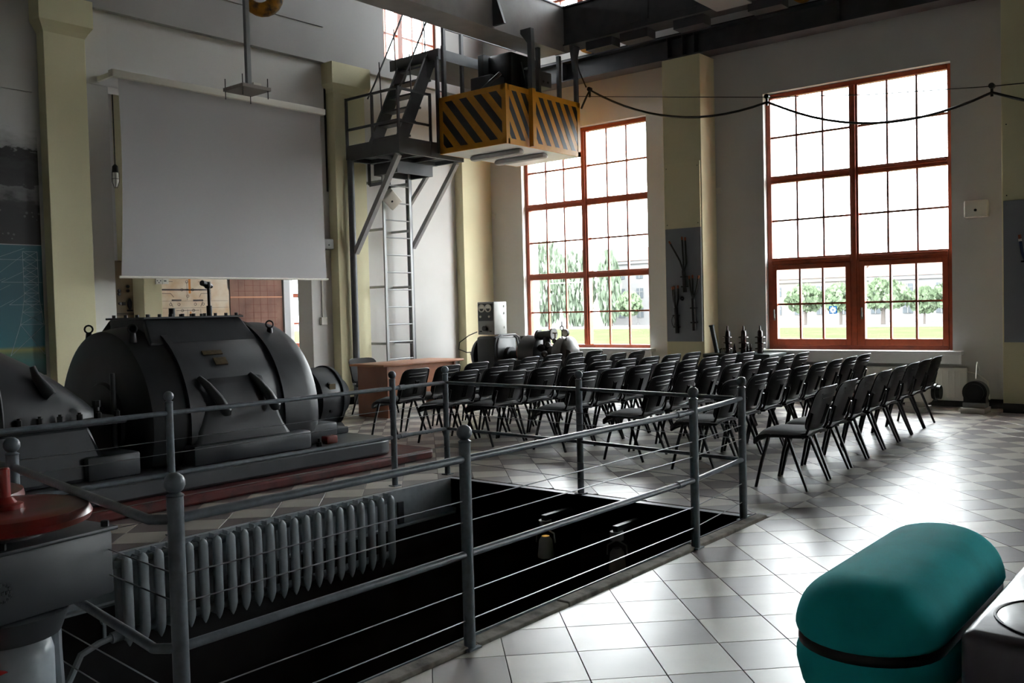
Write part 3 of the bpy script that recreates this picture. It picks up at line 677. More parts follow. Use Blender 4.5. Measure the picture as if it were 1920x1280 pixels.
# festoon cable
fw = MB().tube([(12.7, 8.9, 4.95), (12.7, 7.2, 4.66), (12.7, 5.62, 4.40), (12.7, 4.2, 4.2), (12.7, 2.7, 4.055), (12.7, 1.0, 3.95), (12.7, -4, 3.8)], .006, 6)
fo = thing('festoon_cable', (12.7, 5.6, 4.0), 'black festoon cable sagging between trolleys along the window wall', 'cable')
fw.build('carrier_wire', iron_m, fo)
def sag(a, c, d, n_=14):
    a, c = Vector(a), Vector(c); return [a.lerp(c, k/n_)-V(0, 0, 4*d*(k/n_)*(1-k/n_)) for k in range(n_+1)]
pts = [(12.62, 8.8, 4.72), (12.66, 8.75, 4.86)]+sag((12.7, 8.68, 5.02), (12.7, 5.62, 4.33), .32)+sag((12.7, 5.6, 4.33), (12.7, 2.7, 3.98), .34)[1:]+sag((12.7, 2.68, 3.98), (12.7, -.4, 3.8), .35)[1:]
MB().tube(pts, .017, 8).build('cable', cable_m, fo)
for y, z in ((8.68, 5.0), (5.62, 4.38), (2.7, 4.03), (-.4, 3.86)):
    t_ = MB().cyl((12.67, y, z+.03), (12.73, y, z+.03), .035, n=12).box(12.69, 12.71, y-.015, y+.015, z-.1, z+.02).build('trolley', bake_m, fo)
MB().tube([(12.55, 8.9, 5.7), (12.6, 8.8, 5.3), (12.66, 8.72, 5.06)], .012, 6).build('cable_tail', iron_m, fo)

# ------------------------------------------------------------------ platform, stair, ladder
pf = thing('access_platform', (10.4, 10.9, 3.9), 'dark steel access platform with railings and stair up to the crane walkway', 'platform')
PX_0, PX_1, PY_0, PY_1, PZ = 9.86, 11.3, 10.24, 11.42, 3.95
MB().box(PX_0, PX_1, PY_0, PY_1, PZ, PZ+.015).build('deck_plate', steel_m, pf, smooth=False)
b = MB()
for y in (PY_0, PY_1-.05, (PY_0+PY_1)/2): b.box(PX_0, PX_1, y, y+.05, PZ-.07, PZ)
for x in (PX_0, PX_0+.45, PX_0+.9, PX_1-.05): b.box(x, x+.05, PY_0+.05, PY_1-.05, PZ-.065, PZ)
b.build('deck_frame', steel_m, pf, smooth=False)
MB().box(PX_0-.01, PX_0, PY_0, PY_1, PZ-.07, PZ+.17).build('toe_board', steel_m, pf, smooth=False)
MB().box(PX_0, PX_1, PY_0-.01, PY_0, PZ-.07, PZ+.17).build('toe_board', steel_m, pf, smooth=False)
for x, y in ((PX_0, PY_1), (PX_0, 10.82), (PX_0, PY_0), (10.55, PY_0)):
    MB().box(x-.018, x+.018, y-.018, y+.018, PZ-.05, PZ+.92).build('railing_post', steel_m, pf, smooth=False)
for z in (.42, .9):
    MB().bar((PX_0, PY_1, PZ+z), (PX_0, PY_0, PZ+z), .03, .035).build('railing_bar', steel_m, pf, smooth=False)
    MB().bar((PX_0, PY_0, PZ+z), (10.55, PY_0, PZ+z), .03, .035).build('railing_bar', steel_m, pf, smooth=False)
for (x0, ya) in ((9.92, 10.42), (9.98, 11.1)):
    b = MB().bar((x0, ya, PZ+.02), (x0+.92, ya, PZ+1.62), .03, .17, (0, 1, 0)) if False else MB()
    b.prism([(x0-.02, ya, PZ+.02), (x0+.22, ya, PZ+.02), (x0+1.04, ya, PZ+1.62), (x0+.80, ya, PZ+1.62)], (0, .04, 0))
    b.build('stringer', steel_m, pf, smooth=False)
for k in range(6):
    z = PZ+.25+k*.235; x = 10.0+(z-PZ)*.52
    MB().box(x, x+.2, 10.455, 11.1, z, z+.03).build('stair_tread', steel_m, pf, smooth=False)
for ya in (10.43, 11.12):
    MB().tube([(10.05, ya, PZ+.9), (10.2, ya, PZ+1.15), (10.95, ya, PZ+2.55), (11.2, ya, PZ+2.6)], .014, 6).build('handrail', steel_m, pf)
    for t in (.35, .75): MB().tube([(10.05+.85*t, ya, PZ+1.5*t+.1), (10.02+.85*t, ya, PZ+1.5*t+1.0)], .012, 6).build('handrail_post', steel_m, pf)
MB().box(10.72, 12.7, 10.22, 11.3, 5.47, 5.5).build('walkway_deck', steel_m, pf, smooth=False)
MB().box(10.72, 12.7, 10.19, 10.22, 5.43, 5.6).box(10.72, 10.75, 10.22, 11.3, 5.43, 5.6).build('walkway_edge', steel_m, pf, smooth=False)
for x, z0, z1 in ((10.72, PZ, 5.47), (10.88, 4.6, 6.1), (11.3, 4.9, 6.35)):
    MB().box(x-.025, x+.025, 10.2, 10.25, z0, z1).build('walkway_post', steel_m, pf, smooth=False)
for z in (5.95, 6.35): MB().bar((10.88, 10.22, z), (12.7, 10.22, z), .03, .03).build('walkway_rail', steel_m, pf, smooth=False)
MB().cyl((9.88, 11.38, 0), (9.88, 11.38, 3.9), .055, n=14).build('support_pole', steel_m, pf)
MB().cyl((11.17, 11.4, 0), (11.17, 11.4, 3.9), .055, n=14).build('support_pole', steel_m, pf)
MB().bar((9.9, 11.34, 2.42), (9.9, 10.3, 3.86), .08, .08, (1, 0, 0)).build('brace', girder_m, pf, smooth=False)
MB().bar((11.2, 11.36, 2.55), (11.2, 10.3, 3.86), .07, .07, (1, 0, 0)).build('brace', girder_m, pf, smooth=False)
MB().bar((11.15, 11.36, 3.28), (11.15, 10.85, 3.8), .06, .06, (1, 0, 0)).build('brace', girder_m, pf, smooth=False)
b = MB().box(10.3, 11.1, 10.75, 10.8, 3.68, 3.86).box(10.3, 11.1, 11.25, 11.3, 3.68, 3.86).box(10.3, 10.35, 10.8, 11.25, 3.68, 3.86).box(11.05, 11.1, 10.8, 11.25, 3.68, 3.86)
b.build('hatch_frame', steel_m, pf, smooth=False)
la = thing('wall_ladder', (10.7, 11.2, 0), 'pale grey vertical steel ladder fixed to the wall below the platform', 'ladder')
for x in (10.40, 10.99): MB().box(x-.022, x+.022, 11.185, 11.215, 0, 3.86).build('rail', galv_m, la, smooth=False)
for k in range(14):
    z = .12+k*.285
    if z < 3.8: MB().cyl((10.42, 11.2, z), (10.97, 11.2, z), .011, n=8).build('rung', galv_m, la)
for z in (.95, 1.88, 2.82, 3.6):
    for x in (10.40, 10.99): MB().box(x-.015, x+.015, 11.215, YW, z-.02, z+.02).build('wall_bracket', galv_m, la, smooth=False)
b = MB().bar((10.2, 11.3, 3.86), (10.2, 11.3, 3.52), .05, .05).bar((10.2, 11.3, 3.52), (10.42, 11.2, 3.57), .05, .05).bar((10.72, 11.4, 3.8), (10.72, 11.4, 3.5), .06, .06)
b.build('guard_bracket', steel_m, la, smooth=False)
# ------------------------------------------------------------------ generator set
pl = MB().prism([(-3, 6.45, 0), (6.55, 6.45, 0), (6.66, 6.56, 0), (6.66, 9.2, 0), (-3, 9.2, 0)], (0, 0, .085)).build('machine_plinth', red_m, smooth=False, bevel=.02)
tag(pl, 'low oxide red painted plinth under the black generator set', 'plinth')
AY, AZ = 7.76, .56
g = thing('generator', (4.7, AY, .235), 'huge black barrel shaped generator with eye bolts and brass plates', 'generator')
b = MB(); arc = [(-3, 6.62), (6.02, 6.62)]+[(6.02+.24*math.sin(R(a)), 6.86-.24*math.cos(R(a))) for a in range(15, 91, 15)]+[(6.26, 8.66)]+[(6.02+.24*math.cos(R(a)), 8.66+.24*math.sin(R(a))) for a in range(15, 91, 15)]+[(-3, 8.9)]
b.prism([(x, y, .085) for x, y in arc], (0, 0, .15))
bed = tag(b.build('machine_bed', genlo_m, bevel=.025), 'long grey bed frame with a rounded end on the red plinth', 'bed frame')
def barrel(name, prof, m_=gen_m, n_=64):
    b_ = MB().lathe([(r_, x) for x, r_ in prof], (0, AY, AZ), (1, 0, 0), n_)
    for p in b_.v: p.z = max(p.z, .236)
    return b_.build(name, m_, g)
barrel('left_end_bell', [(3.86, .0), (3.86, .34), (3.885, .36), (3.885, .50), (3.87, .74), (3.9, .79), (4.02, .815), (4.17, .835)])
barrel('barrel', [(4.17, .835), (4.22, .835), (4.22, .845), (5.17, .845), (5.2, .83)])
for x in (4.19, 5.13): barrel('ring_band', [(x, .84), (x, .868), (x+.06, .868), (x+.06, .84)])
barrel('right_end_bell', [(5.19, .835), (5.42, .835), (5.5, .825), (5.56, .79), (5.59, .7), (5.59, .4), (5.62, .36), (5.75, .3), (5.75, 0)])
tp = MB()
tp.prism([(4.12, AY-.32, 1.33), (4.12, AY-.3, 1.45), (4.12, AY+.3, 1.45), (4.12, AY+.32, 1.33)], (.95, 0, 0))
for sgn in (-1, 1): tp.prism([(4.12, AY+sgn*.3, 1.449), (5.07, AY+sgn*.3, 1.449), (5.12, AY+sgn*.5, 1.24), (4.06, AY+sgn*.5, 1.24)], (0, -sgn*.03, -.06))
tpo = tp.build('top_cover', gen_m, g, smooth=False, bevel=.012)
MB().box(4.1, 5.09, AY-.33, AY+.33, 1.448, 1.466).build('cover_plate', gen_m, g, smooth=False, bevel=.004)
for k in range(9):
    for sgn in (-1, 1):
        x = 4.16+k*.11; MB().cyl((x, AY+sgn*.29, 1.466), (x, AY+sgn*.29, 1.49), .016, n=6).build('bolt', gen_m, g)
MB().cyl((4.5, AY-.1, 1.46), (4.5, AY-.1, 1.54), .028, n=12).build('stub_pipe', iron_m, g)
b = MB().cyl((4.88, AY-.1, 1.46), (4.88, AY-.1, 1.56), .026, n=12).cyl((4.88, AY-.1, 1.56), (4.88, AY-.1, 1.73), .014, n=10).ball((4.87, AY-.1, 1.75), .035, 10).cyl((4.85, AY-.1, 1.76), (4.8, AY-.12, 1.77), .026, n=10).cyl((4.88, AY-.1, 1.76), (4.92, AY-.08, 1.74), .022, n=8)
b.build('thermometer_pipe', iron_m, g)
for sx in (0, 1):
    for sgn in (-1, 1):
        x = (3.97, 5.34)[sx]; y = AY+sgn*.38; z = AZ+math.sqrt(.82**2-.38**2)
        b = MB().cyl((x, y, z-.03), (x, y, z+.05), .035, .024, n=12)
        b.tube([(x+.034*math.cos(t*.5236)*.8, y-.034*math.cos(t*.5236)*.6, z+.085+.034*math.sin(t*.5236)) for t in range(12)], .0085, 6, True)
        b.build('eye_bolt', iron_m, g)
for sgn in (-1, 1):
    Y = lambda d: AY+sgn*d
    rows = []
    for k in range(13):
        z = .92-.56*k/12; rr = .858 if z > AZ else .858+.05*((AZ-z)/.2)**2
        d = math.sqrt(rr*rr-(z-AZ)**2) if z > AZ else rr
        xl, xr = 4.42-.2*(k/12)**1.2, 4.95+.22*(k/12)**1.2
        e = .03
        rows.append([V(xl-e, Y(d-.04), z), V(xl, Y(d-.006), z), V(xl+e, Y(d), z)]+[V(xl+e+(xr-xl-2*e)*q/4, Y(d), z) for q in (1, 2, 3)]+[V(xr-e, Y(d), z), V(xr, Y(d-.006), z), V(xr+e, Y(d-.04), z)])
    rows.insert(0, [V(p.x, AY+(p.y-AY)*.955, p.z+.02) for p in rows[0]])
    MB().grid(rows).build('side_skirt', gen_m, g, ang=60)
    MB().rbox(4.15, 5.34, min(Y(.56), Y(.96)), max(Y(.56), Y(.96)), .235, .40, .02).build('foot', genlo_m, g)
    MB().rbox(5.3, 5.78, min(Y(.4), Y(.8)), max(Y(.4), Y(.8)), .235, .42, .02).build('foot', genlo_m, g)
    b = MB().prism([(5.25, Y(.60), .4), (5.72, Y(.60), .4), (5.6, Y(.74), .62), (5.25, Y(.8), .62)], (0, -sgn*.4, 0)); b.build('end_skirt', gen_m, g, smooth=False)
    for x in (4.40, 4.90):
        b = MB().tube([(x-.07, Y(.77), .95), (x-.03, Y(.83), .88), (x+.04, Y(.885), .76), (x+.09, Y(.92), .65), (x+.095, Y(.92), .62)], [.022, .034, .044, .048, .03], 10)
        b.build('lifting_horn', gen_m, g)
    b = MB()
for x, z, w_, h_ in ((4.56, 1.145, .19, .045), (4.6, 1.07, .12, .075)):
    y = AY-math.sqrt(.85**2-(z-AZ)**2); M_ = Matrix.Translation((x, y-.004, z)) @ Matrix.Rotation(-math.atan2(z-AZ, AY-y), 4, 'X')
    MB().box(-w_/2, w_/2, -.006, .006, -h_/2, h_/2, M_).build('brass_plate', brass_m, g, smooth=False)
ch = mat('bare_white_chip', (200, 200, 200), .6)
b = MB()
random.seed(3)
for (xc, zc, nn) in ((4.42, 1.335, 9), (4.55, .77, 6)):
    for k in range(nn):
        x = xc+random.uniform(-.13, .13); z = zc+random.uniform(-.012, .012); w_ = random.uniform(.008, .03); h_ = random.uniform(.004, .011)
        y = AY-math.sqrt(.8465**2-(z-AZ)**2); M_ = Matrix.Translation((x, y, z)) @ Matrix.Rotation(-math.atan2(z-AZ, AY-y), 4, 'X')
        b.box(-w_/2, w_/2, -.001, .001, -h_/2, h_/2, M_)
b.build('paint_chips', ch, g, smooth=False)
MB().rbox(5.55, 5.68, 6.84, 6.93, .235, .31, .012).build('red_clamp', redwheel_m, g)
MB().cyl((5.44, 6.82, .235), (5.44, 6.82, .275), .03, n=6).cyl((5.44, 6.82, .275), (5.44, 6.82, .31), .015, n=8).build('foundation_bolt', iron_m, g)
# exciter
ex = thing('exciter', (6.2, AY, .235), 'small round exciter dynamo with a brass plate at the generator shaft end', 'dynamo')
MB().lathe([(.12, 5.751), (.30, 5.98), (.325, 6.0), (.325, 6.27), (.31, 6.3), (.31, 6.33), (.2, 6.36), (.2, 6.46), (.17, 6.48), (0, 6.48)], (0, AY, .575), (1, 0, 0), 40).build('casing', gen_m, ex)
MB().lathe([(.32, 6.26), (.34, 6.265), (.34, 6.3), (.31, 6.305)], (0, AY, .575), (1, 0, 0), 40).build('end_ring', genlo_m, ex)
MB().prism([(6.02, AY-.2, .36), (6.3, AY-.2, .36), (6.34, AY-.3, .235), (5.98, AY-.3, .235)], (0, .5, 0)).build('pedestal', gen_m, ex, smooth=False)
MB().rbox(5.85, 6.24, AY-.42, AY+.42, .236, .30, .012).build('base', genlo_m, ex)
MB().box(6.1, 6.18, AY-.332, AY-.322, .62, .74, Matrix.Translation((0, .026, 0))).build('brass_plate', brass_m, ex, smooth=False)
for a in (20, 60, 100, 140, 200, 250, 300):
    MB().cyl((6.1, AY+.32*math.sin(R(a)), .575+.32*math.cos(R(a))), (6.1, AY+.345*math.sin(R(a)), .575+.345*math.cos(R(a))), .014, n=6).build('bolt', iron_m, ex)
# turbine
tb = thing('steam_turbine', (2.6, AY, .235), 'dark cast turbine casing with a bolted flange beside the generator', 'turbine')
prof = [(1.2, .84, .84), (2.0, .84, .80), (2.6, .84, .70), (2.85, .84, .60), (3.08, .82, .47), (3.28, .79, .33), (3.42, .74, .2), (3.52, .66, .09), (3.56, .58, .01)]
rows = []
for x, hw, h in prof:
    rows.append([V(x, AY+hw*(-1 if math.cos(t) > 0 else 1)*abs(math.cos(t))**.75, .70+h*abs(math.sin(t))**.9) for t in [math.pi*k/24 for k in range(25)]])
MB().grid(rows).build('upper_casing', gen_m, tb)
MB().rbox(1.2, 3.62, AY-.90, AY+.90, .655, .705, .012).build('flange', gen_m, tb)
MB().prism([(1.2, AY-.82, .656), (3.36, AY-.82, .656), (3.44, AY-.82, .42), (3.5, AY-.86, .235), (1.2, AY-.86, .235)], (0, 1.68, 0)).build('lower_casing', genlo_m, tb, smooth=False, bevel=.03)
MB().rbox(3.3, 3.72, AY-.9, AY-.55, .2355, .42, .02).build('foot', genlo_m, tb)
for k in range(9): 
    x = 2.4+k*.145; b = MB().cyl((x, AY-.86, .705), (x, AY-.86, .75), .022, n=6).cyl((x, AY-.86, .75), (x, AY-.86, .765), .012, n=6); b.build('bolt', iron_m, tb)
MB().cyl((3.42, AY-.82, .705), (3.42, AY-.82, .82), .022, n=8).cyl((3.42, AY-.82, .79), (3.42, AY-.82, .84), .03, n=6).build('tall_bolt', iron_m, tb)
MB().tube([(3.02, AY-.68, 1.12), (3.03, AY-.69, 1.08), (3.03, AY-.71, 1.05), (3.08, AY-.78, .93), (3.1, AY-.8, .90)], [.022, .026, .03, .05, .04], 10).build('lifting_horn', gen_m, tb)
MB().box(2.7, 2.78, AY-.6, AY-.3, 1.2, 1.36).build('lug_block', gen_m, tb, smooth=False)
rows = []
for t in [math.pi*k/20 for k in range(11)]:
    pass
MB().tube([V(2.72, AY+.86*(-1 if math.cos(t) > 0 else 1)*abs(math.cos(t))**.75, .70+.655*abs(math.sin(t))**.9) for t in [math.pi*k/24 for k in range(25)]], .018, 6).build('seam_rib', gen_m, tb)
MB().cyl((3.5, AY, .6), (3.858, AY, .6), .13, n=20).rbox(3.58, 3.82, AY-.35, AY+.35, .2355, .6, .04).build('bearing_block', gen_m, tb)
MB().cyl((3.72, AY-.5, .235), (3.72, AY-.5, 1.02), .022, n=10).build('upright_rod', genlo_m, tb)

# ------------------------------------------------------------------ railing round the pit
HP = .965; YN = 2.672; YF = 5.7; XR = 5.83
rl = thing('pit_railing', (3.7, 4.2, 0), 'blue grey tubular railing with ball topped posts and wires round the pit', 'railing')
def post(x, y, r_=.026, h=HP):
    b = MB().cyl((x, y, 0), (x, y, h-.075), r_, n=14).lathe([(r_, h-.075), (r_*1.12, h-.07), (r_*.55, h-.06)], (x, y, 0), n=14).ball((x, y, h-.032), .034, 14)
    o = b.build('post', rail_m, rl)
    MB().box(x-.04, x+.04, y-.035, y+.035, 0, .008).build('foot_plate', rail_m, o, smooth=False)
for x, y in ((1.556, YN), (2.907, YN), (4.925, YN), (5.745, 2.755), (XR+.06, 4.19), (5.97, YF), (5.33, YF), (3.3, YF), (1.6, YF), (1.66, 4.12)): post(x, y)
def rail(pts, r_=.0165): MB().tube(pts, r_, 10).build('rail', rail_m, rl)
for z in (.82, .41):
    for a, c in ((1.556, 2.907), (2.907, 4.925)): rail([(a+.01, YN, z), (c-.01, YN, z)])
    rail([(4.925, YN, z), (5.745, 2.755, z)]); rail([(5.745, 2.755, z), (XR+.06, 4.19, z)], .014); rail([(XR+.06, 4.19, z), (5.97, YF, z)], .014)
    for a, c in ((1.6, 3.3), (3.3, 5.33), (5.33, 5.97)): rail([(a, YF, z), (c, YF, z)])
    rail([(1.556, YN, z), (1.53, YN+.02, z), (1.5, YN+.06, z), (1.52, YN+.2, z), (1.66, 4.12, z+.02)]); rail([(1.66, 4.12, z+.02), (1.6, YF, z)])
    for x, y in ((4.72, YN), (5.4, YF)):
        MB().cyl((x, y, z), (x+.07, y, z), .0215, n=10).build('sleeve', rail_m, rl)
for z in (.64, .55, .25, .125):
    b = MB().cyl((1.556, YN, z), (4.925, YN, z), .0028, n=5); b.build('wire', wire_m, rl)
    MB().cyl((4.925, YN, z), (5.745, 2.755, z), .0028, n=5).build('wire', wire_m, rl)
    MB().cyl((1.6, YF, z), (5.97, YF, z), .0028, n=5).build('wire', wire_m, rl)
    MB().cyl((5.97, YF, z), (5.745, 2.755, z), .0025, n=5).build('wire', wire_m, rl)
    MB().cyl((1.556, YN, z), (1.66, 4.12, z), .0028, n=5).build('wire', wire_m, rl)
# ------------------------------------------------------------------ cast iron radiator in the pit
ra = thing('cast_iron_radiator', (3.83, 5.4, -.56), 'long grey cast iron column radiator hung inside the pit wall', 'radiator')
NF = 22; RX0, RX1 = 2.79, 4.96
def fin(x):
    b = MB()
    def lobe(yc, wx, wy, z0, z1):
        rows = []
        for z, k in ((z0, .12), (z0+.025, .55), (z0+.06, .9), (z0+.1, 1), (z1-.06, 1), (z1-.03, .92), (z1-.01, .62), (z1, .2)):
            rows.append([V(x+wx*k*math.copysign(abs(math.cos(t))**.5, math.cos(t)), yc+wy*k*math.copysign(abs(math.sin(t))**.8, math.sin(t)), z) for t in [2*math.pi*q/12 for q in range(12)]])
        b.grid(rows, True); b.add(rows[0], [tuple(range(12))]); b.add(rows[-1], [tuple(range(12))])
    lobe(5.36, .031, .021, -.53, .02); lobe(5.47, .026, .02, -.50, .0)
    b.box(x-.012, x+.012, 5.36, 5.47, -.05, .0).box(x-.012, x+.012, 5.36, 5.47, -.5, -.46).box(x-.006, x+.006, 5.385, 5.445, -.02, .03)
    return b
f0 = None
for k in range(NF):
    x = RX0+(RX1-RX0)*k/(NF-1)
    if f0 is None: f0 = fin(x).build('section', radi_m, ra); fx = x
    else:
        o = f0.copy(); COL.objects.link(o); o.parent = ra; o.location = (x-fx, 0, 0)
MB().cyl((RX0-.06, 5.415, -.03), (RX1+.05, 5.415, -.03), .024, n=12).build('top_header', radi_m, ra)
MB().cyl((RX0-.06, 5.415, -.46), (RX1+.05, 5.415, -.46), .026, n=12).build('bottom_header', radi_m, ra)
b = MB().tube([(RX0-.06, 5.415, -.46), (2.62, 5.4, -.47), (2.5, 5.38, -.5), (2.42, 5.36, -.62), (2.3, 5.3, -.7), (1.9, 5.2, -.78), (1.55, 5.0, -.8)], .02, 8).cyl((2.66, 5.41, -.46), (2.66, 5.41, -.36), .012, n=8).ball((2.66, 5.41, -.35), .025, 8).cyl((2.7, 5.41, -.465), (2.77, 5.41, -.462), .034, n=10)
b.build('supply_pipe', radi_m, ra)
for x in (2.95, 3.85, 4.8): MB().box(x-.02, x+.02, 5.47, 5.55, -.1, -.06).build('hanger', radi_m, ra, smooth=False)
# spotlights hung under the floor edge
for k, (y, lab) in enumerate(((4.25, 'lit spotlight glowing warm under the pit edge'), (3.61, 'unlit spotlight under the pit edge beside the lit one'))):
    x = 5.5
    sp = thing('pit_spotlight', (x, y, -.42), lab, 'spotlight', 'spotlights under the pit edge')
    MB().cyl((x, y, -.2), (x, y, -.14), .05, n=12).tube([(x, y, -.2), (x+.045*.6, y-.06, -.24), (x+.03, y-.065, -.31)], .007, 5).tube([(x, y, -.2), (x-.03, y+.06, -.24), (x-.03, y+.065, -.31)], .007, 5).build('yoke', greyp_m, sp)
    MB().lathe([(.03, 0), (.05, -.03), (.062, -.14), (.062, -.16), (.056, -.16), (.05, -.12)], (x, y, -.26), n=18, cap=False).build('can', greyp_m, sp)
    MB().cyl((x, y, -.405), (x, y, -.40), .054, n=16).build('lamp_face', mat('warm_lamp', (255, 220, 140), .4, emit=((255, 200, 110), 3.0)) if k == 0 else greyp_m, sp)
    MB().box(x-.02, x+.4, y-.02, y+.02, -.14, -.1).build('arm', iron_m, sp, smooth=False)
# ------------------------------------------------------------------ valve stand with red handwheel
vs_ = thing('valve_stand', (1.3, 3.3, 0), 'grey valve gear stand with a dark red handwheel on top', 'valve stand')
hx, hy = 1.315, 3.345; LIFT = .022
MB().lathe([(.0, .795), (.2, .795), (.235, .797), (.262, .79), (.275, .765), (.268, .745), (.24, .735), (.0, .735)], (hx, hy, LIFT), n=48).build('handwheel', redwheel_m, vs_)
MB().lathe([(.06, .795), (.06, .81), (.04, .815), (.03, .83), (.022, .835), (.022, .93), (.018, .935), (0, .935)], (hx, hy, LIFT), n=20).build('spindle_cap', redwheel_m, vs_)
MB().lathe([(.12, .70), (.12, .715), (.05, .72), (.05, .735)], (hx, hy, LIFT), n=24).build('bearing', gen_m, vs_)
Mz = Matrix.Translation((hx, hy, LIFT)) @ Matrix.Rotation(R(8), 4, 'Z')
MB().rbox(-.42, .27, -.2, .16, .46, .685, .012, Mz).build('gear_box', genlo_m, vs_)
MB().rbox(-.44, .285, -.215, .175, .685, .70, .005, Mz).build('lid', genlo_m, vs_)
for x, y in ((.27, .16), (.27, -.2), (-.1, -.2)): MB().cyl(Mz @ V(x-.02, y*.93, .70), Mz @ V(x-.02, y*.93, .72), .014, n=6).build('bolt', iron_m, vs_)
b = MB(); 
for k in range(14): 
    t = k*.449; b.ball(Mz @ V(-.13+.026*math.cos(t), -.196, .565+.028*math.sin(t)), .008, 6)
for x in (-.145, -.13, -.115): b.ball(Mz @ V(x, -.196, .565), .009, 6)
b.build('cast_emblem', genlo_m, vs_)
b = MB().lathe([(.18, 0), (.18, .02), (.145, .03), (.145, .33), (.135, .37), (.09, .41), (.085, .47)], (1.285, 3.30, 0), n=28); b.build('column', radi_m, vs_)
MB().cyl((1.285, 3.30, .40), (1.285, 3.30, .48), .17, .2, n=28).build('neck', genlo_m, vs_)
b = MB().tube([(1.46, 3.32, .46), (1.46, 3.32, .30), (1.47, 3.32, .02), (1.49, 3.33, -.06), (1.46, 3.34, -.12), (1.3, 3.36, -.14)], .018, 8); b.build('drain_pipe', radi_m, vs_)
vs2 = thing('valve_stand', (1.31, 3.92, 0), 'second red handwheel stand partly hidden behind the nearest handwheel', 'valve stand')
MB().lathe([(.0, .78), (.25, .78), (.285, .77), (.29, .745), (.27, .73), (.0, .73)], (1.31, 3.92, .03), n=40).build('handwheel', redwheel_m, vs2)
MB().lathe([(.05, .0), (.05, .76)], (1.31, 3.92, 0), n=20).build('column', genlo_m, vs2)
o = MB().prism([(1.06, 3.1, .32), (1.19, 3.05, .36), (1.08, 3.08, .40)], (.0, .02, 0)).build('red_tag', mat('bright_red', (190, 24, 16), .5), vs_, smooth=False)

# ------------------------------------------------------------------ teal seat and dark block
pz = thing('teal_bolster', (3.45, 1.0, 0), 'teal velvet capsule shaped bench with a black band round it', 'bench')
def stad(h_, zs, inset):
    pts = []
    x0, x1, yc, hw = 3.03, 3.80, 1.012, .222
    hw2 = hw-inset
    for k in range(17): t = R(90+180*k/16); pts.append(V(x0+hw2*math.cos(t)*1.04, yc+hw2*math.sin(t), zs))
    for k in range(17): t = R(-90+180*k/16); pts.append(V(x1+hw2*math.cos(t)*1.04, yc+hw2*math.sin(t), zs))
    return pts
up_ = [(.375, .0), (.385, -.008)]
for k in range(13):
    a_ = R(88*k/12); up_.append((.395+.172*math.sin(a_)**1.05, -.012+.222*(1-math.cos(a_)**.72)))
rows = [stad(0, z, i) for z, i in up_]
b = MB().grid(rows, True); b.add(rows[-1], [tuple(range(34))]); b.build('upper_cushion', teal_m, pz, ang=80)
lo_ = [(.345, .0), (.32, -.01), (.28, -.01), (.22, .005), (.16, .035), (.11, .08), (.08, .13)]
rows = [stad(0, z, i) for z, i in lo_]
b = MB().grid(rows, True); b.add(rows[-1], [tuple(range(34))]); b.build('lower_cushion', teal_m, pz, ang=80)
rows = [stad(0, z, i) for z, i in ((.335, .01), (.345, -.004), (.375, -.004), (.385, .01))]
MB().grid(rows, True).build('band', band_m, pz, ang=80)
rows = [stad(0, z, .12) for z in (0, .09)]
b = MB().grid(rows, True); b.add(rows[-1], [tuple(range(34))]); b.build('foot_plinth', bake_m, pz, ang=80)
bk = thing('enamel_block', (3.5, .35, 0), 'dark glossy machine block with an oval lid beside the teal bench', 'machine')
MB().rbox(2.83, 4.25, -.3, .70, .06, .50, .035, seg=3).build('body', block_m, bk)
MB().rbox(2.9, 4.18, -.24, .64, 0, .06, .01).build('base', band_m, bk)
rows = []
b = MB().lathe([(.205, .495), (.205, .5015), (.2, .5025), (.0, .5025)], (3.08, .44, 0), n=40); b.build('lid', block_m, bk)
b = MB().tube([(3.08+.213*math.cos(R(9*k)), .44+.213*math.sin(R(9*k)), .502) for k in range(40)], .004, 5, True); b.build('lid_seam', band_m, bk)

